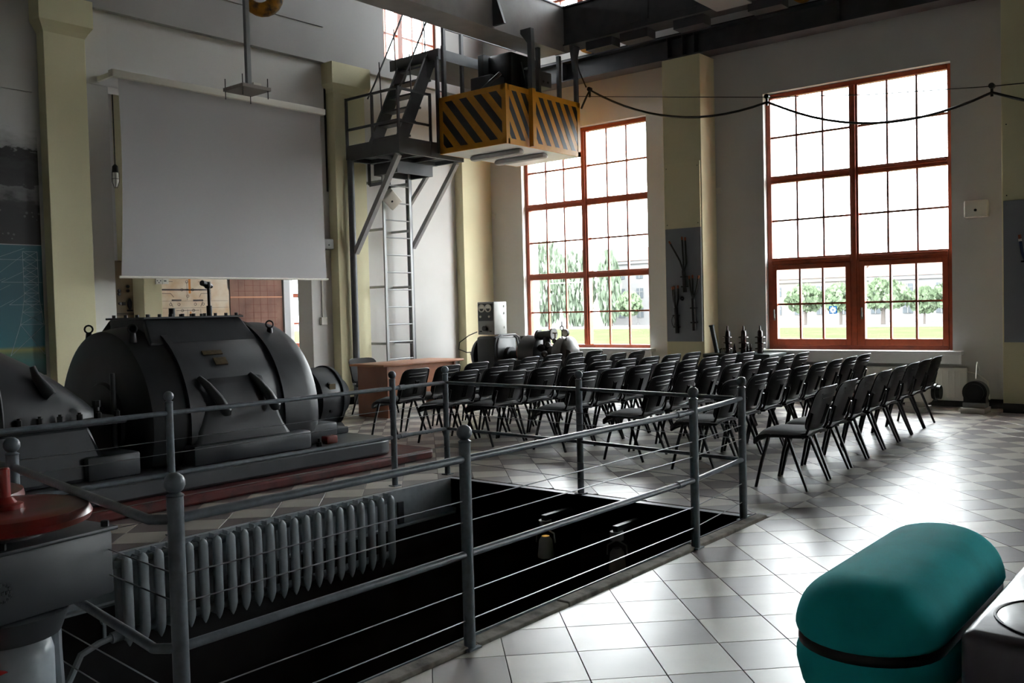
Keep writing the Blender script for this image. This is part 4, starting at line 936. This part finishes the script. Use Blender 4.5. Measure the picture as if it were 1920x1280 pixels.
# ------------------------------------------------------------------ chairs
def make_chair(label, group):
    t = thing('conference_chair', (0, 0, 0), label, 'chair', group)
    rows = []; N = 12; M = 8
    def seat_pt(u, v, top):
        x = .25*u*(1-.06*max(0, v)**2); y = .02+.22*v
        z = .446+.018*(1-u*u) - (.05*max(0, v-.45)**2/.3) - .012*(1-abs(u))*0
        edge = max(abs(u), abs(v))**8
        return V(x, y, z+(.0 if not top else .0)-(.02*edge if top else .034+.022*max(0, v)**3))
    def sgrid(top):
        rows = []
        for j in range(M+1):
            v = -1+2*j/M; r_ = []
            for i in range(N+1):
                u = -1+2*i/N; k_ = (1-.10*abs(v)**6) if abs(v) > .5 else 1
                r_.append(seat_pt(u*k_, v, top))
            rows.append(r_)
        return rows
    b = MB().grid(sgrid(True)); b.build('seat', cloth_m, t, ang=60)
    g1 = sgrid(False); b = MB().grid(g1); g0 = sgrid(True)
    def loop(g_): return [p for p in g_[0]]+[r_[-1] for r_ in g_[1:]]+[p for p in reversed(g_[-1][:-1])]+[r_[0] for r_ in reversed(g_[1:-1])]
    l0, l1 = loop(g0), loop(g1)
    b.grid([[p+V(p.x*.015, (p.y-.02)*.015, -.001) for p in l0], [V(p.x*1.02, .02+(p.y-.02)*1.02, p.z-.004) for p in l1], [V(p.x*.97, .02+(p.y-.02)*.97, p.z-.012) for p in l1]], True)
    b.build('seat_shell', plast_m, t, ang=60)
    # backrest: curved pad in front, plastic shell behind
    def back(u, v, off):
        w_ = .252*(1-.03*v) ; z = .462+.335*v
        e = 3.6
        r_ = (abs(u)**e+abs(2*v-1)**e)
        x = w_*u; y = -.205-.115*v + .045*u*u + .02*(2*v-1)**2*0 - off
        return V(x, y, z)
    def bgrid(off, sh):
        rows = []
        for j in range(9):
            r_ = []
            for i in range(11):
                a, c = -1+2*i/10, -1+2*j/8
                # square to rounded square
                m_ = max(abs(a), abs(c)); k_ = 1.0
                if m_ > 0:
                    e = 6; k_ = m_/((abs(a)**e+abs(c)**e)**(1/e))
                k2 = k_*sh
                rim = m_**6
                r_.append(back(a*k2, .5+.5*c*k2, off*(1-rim*.75)))
            rows.append(r_)
        return rows
    b = MB().grid(bgrid(-.022, .97)); b.build('back_pad', cloth_m, t, ang=60)
    gb = bgrid(.016, 1.0); b = MB().grid(gb); gf = bgrid(-.006, .985)
    b.grid([loop(gb), loop(gf)], True)
    b.tube([p+V(0, -.004, 0) for p in loop(gb)], .0065, 6, True)
    sh = b.build('back_shell', plast_m, t, ang=60)
    b = MB()
    for v, w_ in ((.74, .6), (.84, .66)):
        b.tube([back(-w_+2*w_*k/6, v, .0145) for k in range(7)], .0042, 5)
    for du in (-.10, 0, .10): b.tube([back(du, .12+.44*k/3, .0165) for k in range(4)], .007, 5)
    b.bar(back(-.16, .575, .019), back(.16, .575, .019), .010, .010)
    b.build('shell_ribs', plast_m, sh)
    for s_ in (-1, 1):
        MB().tube([(s_*.262, .21, 0), (s_*.248, .165, .2), (s_*.228, .105, .425)], [.0125, .0145, .0145], 8).build('leg', leg_m, t)
        MB().tube([(s_*.262, -.20, 0), (s_*.248, -.12, .2), (s_*.228, -.035, .425)], [.0125, .0145, .0145], 8).build('leg', leg_m, t)
    b = MB()
    for s_ in (-1, 1): b.tube([(s_*.2, .14, .422), (s_*.215, -.12, .425), (s_*.228, -.185, .44), (s_*.232, -.206, .48), (s_*.22, -.236, .60)], .0115, 7)
    b.tube([(-.225, .1, .424), (.225, .1, .424)], .011, 7).tube([(-.225, -.04, .424), (.225, -.04, .424)], .011, 7)
    b.build('underframe', leg_m, t)
    MB().rbox(.225, .252, -.19, -.13, .425, .455, .008).build('link_clip', clip_m, t)
    return t
chair0 = make_chair('black chair', 'black conference chairs set out in rows')
ROWS = [('rear row nearest the open floor', 7.13, .590, 2.985, .041), ('second row from the rear', 7.49, .585, 3.945, .036), ('third row from the rear', 7.63, .592, 4.765, .042),
        ('middle row', 7.77, .561, 5.72, .011), ('third row from the desk', 7.68, .558, 6.60, -.006), ('second row from the desk', 7.52, .600, 7.16, .056), ('front row nearest the desk', 7.56, .600, 7.975, .052)]
ORD = ['window end', 'second from the window', 'third from the window', 'fourth from the window', 'fifth from the window', 'third from the generator end', 'second from the generator end', 'generator end']
random.seed(11); first = True
for nm, x0, dx, y0, dy in ROWS:
    for k in range(8):
        x, y = x0+dx*k, y0+dy*k; rz = math.atan2(dy, dx)+R(random.uniform(-1.6, 1.6))
        lab = 'black conference chair, %s seat, %s' % (ORD[7-k], nm)
        if first: chair0.location = (x, y, 0); chair0.rotation_euler = (0, 0, rz); chair0['label'] = lab; first = False
        else: dup(chair0, (x, y, 0), rz, lab)
dup(chair0, (9.05, 10.05, 0), R(176), 'black conference chair behind the cherry desk facing the rows', 'chair at the desk')
# desk
dk = thing('speaker_desk', (9.45, 9.75, 0), 'cherry veneered speaker desk with panel sides before the ladder', 'desk')
DX0, DX1, DY0, DY1 = 8.60, 10.22, 9.36, 10.06
MB().rbox(DX0, DX1, DY0, DY1, .715, .745, .004).build('desktop', desk_m, dk)
MB().box(DX0+.12, DX0+.15, DY0+.06, DY1-.03, 0, .715).build('side_panel', deskd_m, dk, smooth=False)
MB().box(DX0+.15, DX0+.56, DY0+.08, DY0+.1, 0, .715).build('pedestal_panel', deskd_m, dk, smooth=False) if False else None
MB().box(DX1-.15, DX1-.12, DY0+.06, DY1-.03, 0, .715).build('side_panel', deskd_m, dk, smooth=False)
MB().box(DX0+.15, DX1-.15, DY0+.1, DY0+.12, .26, .715).build('modesty_panel', desk_m, dk, smooth=False)
# ------------------------------------------------------------------ exhibits by the window wall
mt = thing('motor_generator', (12.35, 10.55, 0), 'old black electric motor carrying a silver twin gauge panel box', 'motor')
MB().rbox(12.12, 12.72, 10.36, 10.80, .1, 1.0, .05, seg=3).build('frame', black2_m, mt)
b = MB()
for y in (10.30, 10.36): b.tube([(12.1, y, .12), (12.1, y, .85), (12.14, y, .97), (12.25, y, 1.02), (12.6, y, 1.02), (12.7, y, .97), (12.74, y, .85), (12.74, y, .12)], .018, 6)
b.build('yoke_bar', iron_m, mt)
b = MB().lathe([(.0, 0), (.2, .0), (.3, .05), (.33, .1), (.33, .14)], (12.42, 10.98, .66), (0, -1, 0), 28); b.build('end_shield', black2_m, mt)
b = MB()
for k in range(6): b.ball((12.42+.2*math.cos(k), 10.97, .66+.2*math.sin(k)), .05, 8)
b.build('brush_gear', iron_m, mt)
MB().cyl((12.42, 10.36, .68), (12.42, 10.06, .68), .07, n=16).cyl((12.42, 10.32, .68), (12.42, 10.24, .68), .13, n=18).build('shaft', iron_m, mt)
MB().rbox(12.05, 12.8, 10.15, 10.9, 0, .1, .01).build('base', black2_m, mt)
pb = MB().rbox(12.18, 12.52, 10.42, 10.80, 1.03, 1.60, .01).build('panel_box', inst_m, mt)
MB().box(12.172, 12.18, 10.45, 10.78, 1.27, 1.57).build('face_plate', bake_m, pb, smooth=False)
for y in (10.69, 10.54):
    b = MB().lathe([(.068, 0), (.068, .02), (.055, .025), (.055, .01)], (12.172, y, 1.49), (-1, 0, 0), 24, cap=False); b.cur = 0
    b.build('gauge_ring', gauge_m, pb)
    MB().cyl((12.172, y, 1.49), (12.163, y, 1.49), .056, n=20).build('gauge_dial', gauge_m, pb)
    MB().prism([(12.161, y+.05, 1.485), (12.161, y-.05, 1.485), (12.161, y-.02, 1.44), (12.161, y+.02, 1.44)], (.002, 0, 0)).build('dial_mask', bake_m, pb, smooth=False)
for y in (10.72, 10.52): MB().cyl((12.172, y, 1.345), (12.155, y, 1.345), .02, n=12).build('screw', gauge_m, pb)
MB().cyl((12.18, 10.62, 1.14), (12.13, 10.62, 1.14), .045, n=16).build('knob', bake_m, pb)
for y in (10.73, 10.50): MB().box(12.165, 12.18, y-.02, y+.02, 1.08, 1.1).build('catch', bake_m, pb, smooth=False)
for z in (1.52, 1.4, 1.15): MB().box(12.44, 12.47, 10.412, 10.42, z-.02, z+.02).build('hinge', inst_m, pb, smooth=False)
MB().tube([(12.18, 10.82, 1.08), (12.1, 10.95, 1.02), (12.02, 11.1, .9), (12.02, 11.12, .78), (12.12, 11.02, .72), (12.3, 10.98, .72)], .009, 6).build('lead', cable_m, mt)
pu = thing('turbo_pump', (12.45, 9.5, 0), 'small steam turbine pump with pressure gauge below the first window', 'pump')
MB().cyl((12.45, 10.05, .72), (12.45, 9.97, .72), .15, n=24).cyl((12.45, 9.97, .72), (12.45, 9.93, .72), .1, n=20).build('red_coupling', redwheel_m, pu)
b = MB().lathe([(.05, 0), (.27, .0), (.29, .02), (.29, .28), (.27, .34), (.2, .36)], (12.45, 9.93, .72), (0, -1, 0), 32); b.build('cover', black2_m, pu)
MB().rbox(12.12, 12.78, 9.5, 9.95, .1, .6, .03).build('bed', black2_m, pu)
MB().rbox(12.1, 12.8, 8.95, 10.1, 0, .1, .01).build('base', black2_m, pu)
b = MB().cyl((12.40, 9.62, 1.0), (12.40, 9.32, 1.03), .075, n=18).cyl((12.4, 9.64, 1.0), (12.4, 9.60, 1.0), .105, n=18).cyl((12.4, 9.34, 1.03), (12.4, 9.3, 1.03), .10, n=18); b.build('valve_chest', pump_m, pu)
MB().box(12.36, 12.44, 9.6, 10.0, .93, 1.0).build('steam_pipe', pump_m, pu, smooth=False)
b = MB().lathe([(.1, 0), (.22, .04), (.27, .12), (.27, .26), (.2, .32), (.1, .34)], (12.45, 9.28, .72), (0, -1, 0), 28).cyl((12.45, 9.5, .72), (12.45, 9.2, .72), .12, n=16); b.build('volute', pump_m, pu)
b = MB().cyl((12.4, 9.45, .62), (12.4, 9.45, .98), .07, n=12)
for x, y, z, r_ in ((12.3, 9.5, .8, .07), (12.28, 9.35, .86, .05), (12.3, 9.22, .92, .045), (12.32, 9.1, .66, .06), (12.28, 9.42, .7, .06)): b.ball((x, y, z), r_, 10)
b.build('fittings', pump_m, pu)
MB().cyl((12.35, 9.24, .95), (12.35, 9.24, 1.06), .012, n=8).cyl((12.35, 9.24, 1.04), (12.35, 9.24, 1.06), .045, n=12).build('valve_handle', brass_m, pu)
b = MB().cyl((12.35, 9.1, .95), (12.35, 9.1, 1.1), .01, n=8).tube([(12.35, 9.1+.035*math.cos(t*.6283), 1.13+.035*math.sin(t*.6283)) for t in range(10)], .008, 5, True).cyl((12.35, 9.1, 1.17), (12.35, 9.1, 1.24), .008, n=6); b.build('lifting_eye', iron_m, pu)
b = MB().cyl((12.33, 9.0, 1.05), (12.29, 9.0, 1.05), .065, n=20).cyl((12.33, 9.0, .9), (12.33, 9.0, 1.0), .01, n=8); gg = b.build('pressure_gauge', iron_m, pu)
MB().cyl((12.29, 9.0, 1.05), (12.287, 9.0, 1.05), .055, n=20).build('dial', gauge_m, gg)
b = MB().lathe([(.02, 0), (.08, .0), (.1, .03), (.03, .05)], (12.3, 8.95, .68), (-1, 0, 0), 16); b.build('flange', pump_m, pu)
tf = thing('transformer', (12.95, 6.15, 0), 'dark green transformer tank with three ribbed porcelain insulators', 'transformer')
MB().rbox(12.66, 13.16, 5.72, 6.6, .05, .66, .02).build('tank', tank_m, tf)
MB().rbox(12.6, 13.2, 5.6, 6.66, .66, .72, .008).build('lid', tank_m, tf)
for y in (5.62, 5.66): MB().rbox(12.7, 12.9, y-.08, y, .2, .58, .02).build('cooling_rib', tank_m, tf)
MB().box(12.62, 12.8, 5.48, 5.72, .56, .6).box(12.66, 12.78, 5.55, 5.72, .1, .56).build('side_box', tank_m, tf, smooth=False)
for y in (6.36, 6.10, 5.84):
    prof = [(.045, .72), (.045, .75)]
    for k in range(3): z = .78+k*.085; prof += [(.04, z), (.078, z+.004), (.07, z+.018), (.038, z+.026)]
    prof += [(.036, 1.04), (.026, 1.06), (.014, 1.07), (.012, 1.13), (0, 1.13)]
    iob = MB().lathe(prof, (12.82, y, 0), n=18).build('insulator', insul_m, tf)
    MB().tube([(12.82, y-.01, 1.06), (12.8, y-.05, 1.06), (12.8, y-.06, 1.0), (12.8, y-.05, .97)], .007, 5).build('terminal', galv_m, iob)
for y in (6.22, 6.01, 5.96): MB().lathe([(.028, .72), (.032, .74), (.018, .78), (.022, .79), (.012, .84), (.005, .87), (0, .87)], (12.76, y, 0), n=12).build('low_insulator', insul_m, tf)
MB().cyl((12.85, 6.55, .72), (12.82, 6.62, 1.14), .034, n=14).cyl((12.821, 6.618, 1.12), (12.82, 6.62, 1.145), .042, n=14).build('breather_pipe', tank_m, tf)
MB().tube([(12.75, 6.45, .72), (12.75, 6.45, .78), (12.75, 6.42, .79)], .01, 6).build('cock', iron_m, tf)
wr = thing('panel_radiator', (13.3, 4.3, .1), 'white ribbed panel radiator under the second window', 'radiator')
MB().rbox(13.27, 13.33, 3.15, 5.55, .09, .53, .01).build('panel', white_m, wr)
y = 3.22; rf = None
while y < 5.5:
    MB().box(13.262, 13.27, y, y+.03, .13, .49).build('flute', white_m, wr, smooth=False); y += .075
for y in (3.4, 5.3): MB().box(13.33, XW, y-.02, y+.02, .2, .4).build('wall_bracket', white_m, wr, smooth=False)
MB().tube([(13.3, 3.15, .48), (13.3, 3.02, .45), (13.3, 2.9, .36), (13.3, 2.88, .12)], .009, 6).build('hose', white_m, wr)
# small machines standing on pale blocks
def block(x, y, lab):
    o = MB().rbox(x-.17, x+.17, y-.14, y+.14, 0, .07, .006).build('support_block', mat('pale_plaster_block', (206, 204, 196), .8), bevel=0); tag(o, lab, 'block', 'pale blocks under the small machines'); return o
block(12.78, 2.93, 'pale block under the black disc shaped motor'); block(12.62, 3.6, 'pale block under the white cylindrical motor'); block(12.62, 4.1, 'pale block under the short black cylinder')
block(12.7, 4.6, 'pale block behind the chair legs, last before the transformer')
o = thing('disc_motor', (12.78, 2.93, .07), 'black disc shaped motor on a pale block by the pilaster', 'motor')
MB().box(12.68, 12.9, 2.8, 3.06, .07, .13).build('board', greyp_m, o, smooth=False)
MB().cyl((12.72, 2.93, .26), (12.86, 2.93, .26), .145, n=28).box(12.72, 12.86, 2.8, 3.06, .13, .25).build('casing', bake_m, o)
MB().cyl((12.70, 2.93, .26), (12.72, 2.93, .26), .11, n=24).build('end_cover', iron_m, o)
MB().tube([(12.8, 2.93, .43), (12.95, 2.95, .6), (13.1, 2.98, .62), (13.3, 3.0, .5)], .007, 5).build('lead', white_m, o)
o = thing('white_motor', (12.62, 3.60, .07), 'white cylindrical electric motor on a pale block by the radiator', 'motor')
MB().lathe([(.05, -.24), (.13, -.2), (.15, -.16), (.15, .14), (.13, .18), (.1, .2)], (12.62, 3.60, .26), (0, -1, 0), 28).build('casing', white_m, o)
MB().cyl((12.62, 3.42, .26), (12.62, 3.30, .26), .09, n=18).cyl((12.62, 3.38, .26), (12.62, 3.35, .26), .11, n=18).build('end_cap', bake_m, o)
MB().rbox(12.52, 12.72, 3.48, 3.72, .07, .13, .01).build('foot', white_m, o)
MB().rbox(12.56, 12.68, 3.54, 3.68, .40, .44, .01).cyl((12.62, 3.60, .44), (12.62, 3.60, .48), .015, n=8).build('terminal_box', white_m, o)
o = thing('black_canister', (12.62, 4.10, .07), 'short black cylinder on a pale block below the chair seats', 'canister')
MB().lathe([(.1, .0), (.11, .01), (.11, .2), (.1, .22), (.04, .23)], (12.62, 4.10, .07), n=20).build('body', bake_m, o)
MB().cyl((12.62, 4.10, .3), (12.62, 4.10, .33), .03, n=10).build('cap', iron_m, o)
# exhibit boards on the pilasters
def exhibit(y0, y1, lab, lab2):
    bo = thing('exhibit_board', (12.92, (y0+y1)/2, .89), lab, 'board')
    MB().box(12.905, 12.925, y0+.02, y1-.02, .89, 2.655).build('sheet', board_m, bo, smooth=False)
    for y in (y0+.06, y1-.06):
        for z in (.94, 2.6): MB().cyl((12.905, y, z), (12.901, y, z), .008, n=8).build('screw', inst_m, bo)
    cp = thing('cream_panel', (12.92, (y0+y1)/2, 2.66), lab2, 'panel')
    MB().box(12.905, 12.925, y0+.02, y1-.02, 2.66, 3.67).build('sheet', cream_m, cp, smooth=False)
    for y in (y0+.06, y1-.06):
        for z in (2.72, 3.6): MB().cyl((12.905, y, z), (12.901, y, z), .008, n=8).build('screw', iron_m, cp)
exhibit(6.8, 7.46, 'grey exhibit board with three cable samples on the pilaster between the windows', 'blank cream panel above the board with three cable samples')
exhibit(1.98, 2.645, 'grey exhibit board on the pilaster beyond the second window', 'blank cream panel on the pilaster beyond the second window')
def cable_sample(lab, trunk, cores, ring=None):
    c = thing('cable_sample', trunk[0], lab, 'cable', 'cable samples on the exhibit boards')
    MB().tube(trunk, .03, 10).build('sheath', cable_m, c)
    for cr_ in cores:
        k_ = MB().tube(cr_, .014, 8).build('core', cable_m, c)
        e = Vector(cr_[-1]); d = (e-Vector(cr_[-2])).normalized()
        MB().cyl(e, e+d*.05, .015, n=8).build('lug', copper_m, k_)
    for z in (.25, .7):
        p = Vector(trunk[0]).lerp(Vector(trunk[-1]), z); MB().box(p.x-.025, 12.905, p.y-.05, p.y+.05, p.z-.01, p.z+.01).build('clamp', iron_m, c, smooth=False)
    if ring: MB().tube([(12.88, ring[0]+.035*math.cos(t*.6283)*ring[2], ring[1]+.05*math.sin(t*.6283)*ring[3]) for t in range(10)], .004, 5, True).build('earth_wire', iron_m, c)
X_ = 12.872
cable_sample('tallest cable sample, three cores spread wide, on the grey board', [(X_, 7.09, 1.66), (X_, 7.1, 1.8), (X_, 7.11, 2.0)],
    [[(X_, 7.11, 1.98), (X_, 7.17, 2.15), (X_, 7.33, 2.42)], [(X_, 7.11, 1.98), (X_, 7.11, 2.15), (X_, 7.125, 2.47)], [(X_, 7.10, 1.98), (X_, 7.06, 2.1), (X_, 7.07, 2.46)]], (7.15, 1.56, .7, .5))
cable_sample('short cable sample with an earth loop near the lower board edge', [(X_, 7.24, 1.02), (X_, 7.25, 1.3), (X_, 7.26, 1.42)],
    [[(X_, 7.26, 1.4), (X_, 7.295, 1.55), (X_, 7.31, 1.70)], [(X_, 7.26, 1.4), (X_, 7.28, 1.55), (X_, 7.285, 1.71)], [(X_, 7.25, 1.4), (X_, 7.215, 1.55), (X_, 7.215, 1.72)]], (7.31, 1.21, .8, 1.6))
cable_sample('cable sample with copper bands beside the yellow pilaster edge', [(X_, 6.94, 1.06), (X_, 6.945, 1.3), (X_, 6.95, 1.56)],
    [[(X_, 6.95, 1.55), (X_, 6.99, 1.68), (X_, 7.01, 1.86)], [(X_, 6.95, 1.55), (X_, 6.955, 1.7), (X_, 6.955, 1.87)], [(X_, 6.95, 1.55), (X_, 6.9, 1.68), (X_, 6.86, 1.86)]])
cs = thing('cable_sample', (X_, 2.38, 1.7), 'blue cored cable sample on the board beyond the second window', 'cable', 'cable samples on the exhibit boards')
MB().tube([(X_, 2.43, 2.14), (X_, 2.41, 2.0), (X_, 2.36, 1.85)], .018, 8).build('core', mat('blue_core', (30, 50, 90), .5), cs)
MB().cyl((X_, 2.435, 2.17), (X_, 2.43, 2.14), .02, n=8).build('tape', white_m, cs)
MB().cyl((X_, 2.44, 2.22), (X_, 2.435, 2.17), .018, n=8).build('lug', copper_m, cs)
MB().tube([(X_, 2.36, 1.85), (X_, 2.33, 1.5), (X_, 2.3, 1.3)], .032, 8).build('sheath', cable_m, cs)
MB().box(12.85, 12.905, 2.32, 2.42, 1.88, 1.9).build('clamp', iron_m, cs, smooth=False)
# ------------------------------------------------------------------ small wall fittings
def speaker(x, y, z, rz, tilt, lab, m_=white_m, s_=1, wall=None, roll=0):
    o = thing('wall_speaker', (x, y, z), lab, 'speaker')
    M_ = Matrix.Translation((x, y, z)) @ Matrix.Rotation(rz, 4, 'Z') @ Matrix.Rotation(tilt, 4, 'X') @ Matrix.Rotation(roll, 4, 'Y')
    MB().rbox(-.14*s_, .14*s_, -.06*s_, .06*s_, -.11*s_, .11*s_, .015, M_).build('housing', m_, o)
    MB().rbox(-.125*s_, .125*s_, -.065*s_, -.058*s_, -.095*s_, .095*s_, .003, M_).build('grille', m_, o)
    MB().cyl(M_ @ V(0, -.065*s_, -.02*s_), M_ @ V(0, -.069*s_, -.02*s_), .018*s_, n=12).build('badge', bake_m, o)
    MB().cyl(M_ @ V(0, .05*s_, 0), wall, .012, n=8).build('bracket', iron_m, o)
speaker(13.3, 3.02, 2.62, R(-90), R(0), 'cream wall loudspeaker between second window and its neighbour pilaster', wall=(XW, 3.02, 2.62))
speaker(10.44, 11.06, 3.29, R(-15), R(25), 'tilted cream loudspeaker on the ladder under the platform', wall=(10.42, 11.2, 3.3), roll=R(40))
speaker(9.5, 11.56, 2.56, R(0), R(0), 'grey loudspeaker on the pier beside the screen', greyp_m, .75, wall=(9.5, YW, 2.56))
def sbox(name, b, lab, cat, group=None):
    o = b.build(name, white_m, smooth=False, bevel=.004); tag(o, lab, cat, group); return o
sbox('detector', MB().box(13.36, XW, 6.71, 6.785, 3.19, 3.28), 'small white detector box beside the pilaster between the windows', 'detector')
sbox('detector', MB().box(13.36, XW, 11.36, 11.43, 3.17, 3.27), 'small white detector box beside the corner pilaster', 'detector')
o = thing('socket_conduit', (9.44, YW, 1.3), 'white socket box at the foot of a conduit beside the screen', 'socket')
MB().box(9.38, 9.5, YW-.05, YW, 1.29, 1.41).build('box', white_m, o, smooth=False, bevel=.006)
MB().box(9.43, 9.45, YW-.02, YW, 1.41, 3.4).build('conduit', white_m, o, smooth=False)
o = MB().box(9.6, 9.615, YW-.03, YW, 3.4, 5.4).build('roller_cord', cable_m, smooth=False); tag(o, 'thin dark cable running up the pier beside the screen', 'cable')
# ------------------------------------------------------------------ outside
struct('ground_lawn', MB().box(14.5, 101, -60, 150, -1.45, -1.35), grass_m, smooth=False)
struct('ground_street', MB().box(101, 260, -60, 300, -1.42, -1.32), road_m, smooth=False)
def facade(name, y0, y1, h, m_, lab, nfl, nbay, dx=0, arch=False):
    o = thing(name, (123+dx, (y0+y1)/2, -1.32), lab, 'building')
    MB().box(123+dx, 135+dx, y0, y1, -1.32, h).build('wall', m_, o, smooth=False)
    MB().box(122.7+dx, 123+dx, y0, y1, h-.5, h).build('cornice', m_, o, smooth=False)
    b = MB().prism([(122.5+dx, y0, h), (129+dx, y0, h+2.4), (135.5+dx, y0, h)], (0, y1-y0, 0)); b.build('roof', roof_m, o, smooth=False)
    for f_ in range(nfl):
        for k in range(nbay):
            yc = y0+(y1-y0)*(k+.5)/nbay; z0 = -.2+f_*(h+.4)/nfl; hh = (h+.4)/nfl*.5
            w_ = MB().box(122.92+dx, 122.99+dx, yc-.6, yc+.6, z0, z0+hh).build('window', fwin_m, o, smooth=False)
            MB().box(122.86+dx, 122.92+dx, yc-.05, yc+.05, z0, z0+hh).box(122.86+dx, 122.92+dx, yc-.6, yc+.6, z0+hh*.6, z0+hh*.66).build('glazing_bar', facade_m, w_, smooth=False)
    return o
facade('townhouse', 64, 80.5, 8.6, facade_m, 'tall white town house seen through the first window', 3, 5)
facade('townhouse', 42.6, 58, 4.7, facade2_m, 'cream two storey house seen through the second window', 2, 5)
facade('townhouse', 18, 42, 4.6, facade_m, 'pale two storey house beyond the street trees', 2, 6)
def blob_tree(name, x, y, h, cr, lab, m_, grp, willow=False, seed=1):
    rnd = random.Random(seed); o = thing(name, (x, y, -1.32), lab, 'tree', grp)
    MB().tube([(x, y, -1.32), (x+.1, y, h*.25-1), (x, y+.1, h*.55-1)], [.2*cr/2.2, .16*cr/2.2, .08], 8).build('trunk', bark_m, o)
    b = MB()
    nl = 900 if willow else 520
    for k in range(nl):
        while True:
            p = V(rnd.uniform(-1, 1), rnd.uniform(-1, 1), rnd.uniform(-1, 1))
            if p.length < 1: break
        p = p.normalized()*(p.length**.5)
        if willow: c = V(x+p.x*cr*.6, y+p.y*cr, h*.52+p.z*h*.5-1.32); s_ = rnd.uniform(.16, .34); sz = s_*rnd.uniform(2.2, 4.2)
        else: c = V(x+p.x*cr*.7, y+p.y*cr*(1-.25*p.z), h*.66+p.z*h*.34-1.32); s_ = rnd.uniform(.18, .4); sz = s_
        a = rnd.uniform(0, 3.14); dx_, dy_ = math.cos(a)*s_, math.sin(a)*s_
        t_ = rnd.uniform(-.5, .5)*s_
        b.add([c+V(-dx_, -dy_, -t_), c+V(0, t_, -sz), c+V(dx_, dy_, t_), c+V(t_, 0, sz)], [(0, 1, 2, 3)])
    b.build('foliage', m_, o, smooth=False)
for k, (y, h, cr) in enumerate(((88.6, 13.2, 3.9), (82.6, 11.4, 3.4), (76.6, 11.0, 2.0))):
    blob_tree('willow_tree', 116, y, h, cr, ['broad weeping willow at the far side of the first window', 'weeping willow behind the tram pole in the first window', 'narrow dark tree beside the white town house'][k], willow_m, 'willows beyond the first window', True, 5+k)
for k, (x, y, h, cr) in enumerate(((112, 70.6, 4.9, 1.9), (112, 45.0, 5.1, 2.4), (112, 40.6, 5.0, 2.2), (112, 35.6, 5.4, 3.2), (112, 27.6, 5.2, 2.6), (112, 31.0, 4.2, 1.5))):
    blob_tree('street_tree', x, y, h, cr, ['small round street tree before the white town house', 'round street tree nearest the tall frame of the second window', 'round street tree beside the blue sign', 'large pale street tree past the window mullion', 'street tree at the edge of the second window', 'thin street tree between two larger ones'][k], leaf_m, 'street trees beyond the lawn', False, 20+k)
o = thing('tram_pole', (104, 72.7, -1.32), 'white tram pole with a bracket arm before the willows', 'pole')
MB().cyl((104, 72.7, -1.32), (104, 72.7, 5.8), .12, n=8).build('mast', white_m, o); MB().cyl((104, 72.7, 5.0), (104, 79, 5.0), .05, n=6).build('arm', white_m, o)
o = thing('blue_sign', (104, 38.57, -1.32), 'square blue street sign with a white emblem beside a street tree', 'sign')
MB().box(104, 104.06, 38.14, 39.0, .12, .98).build('plate', sign_m, o, smooth=False)
b = MB().lathe([(.28, 0), (.28, .02), (.12, .02), (.12, 0)], (104, 38.57, .55), (-1, 0, 0), 16, cap=False)
for k in range(8): b.box(103.98, 104, -.045, .045, .26, .36, Matrix.Translation((0, 38.57, .55)) @ Matrix.Rotation(k*math.pi/4, 4, 'X'))
b.build('emblem', white_m, o, smooth=False)
MB().cyl((104.1, 38.57, -1.32), (104.1, 38.57, .98), .05, n=6).build('post', galv_m, o)
print('objects', len(bpy.data.objects))
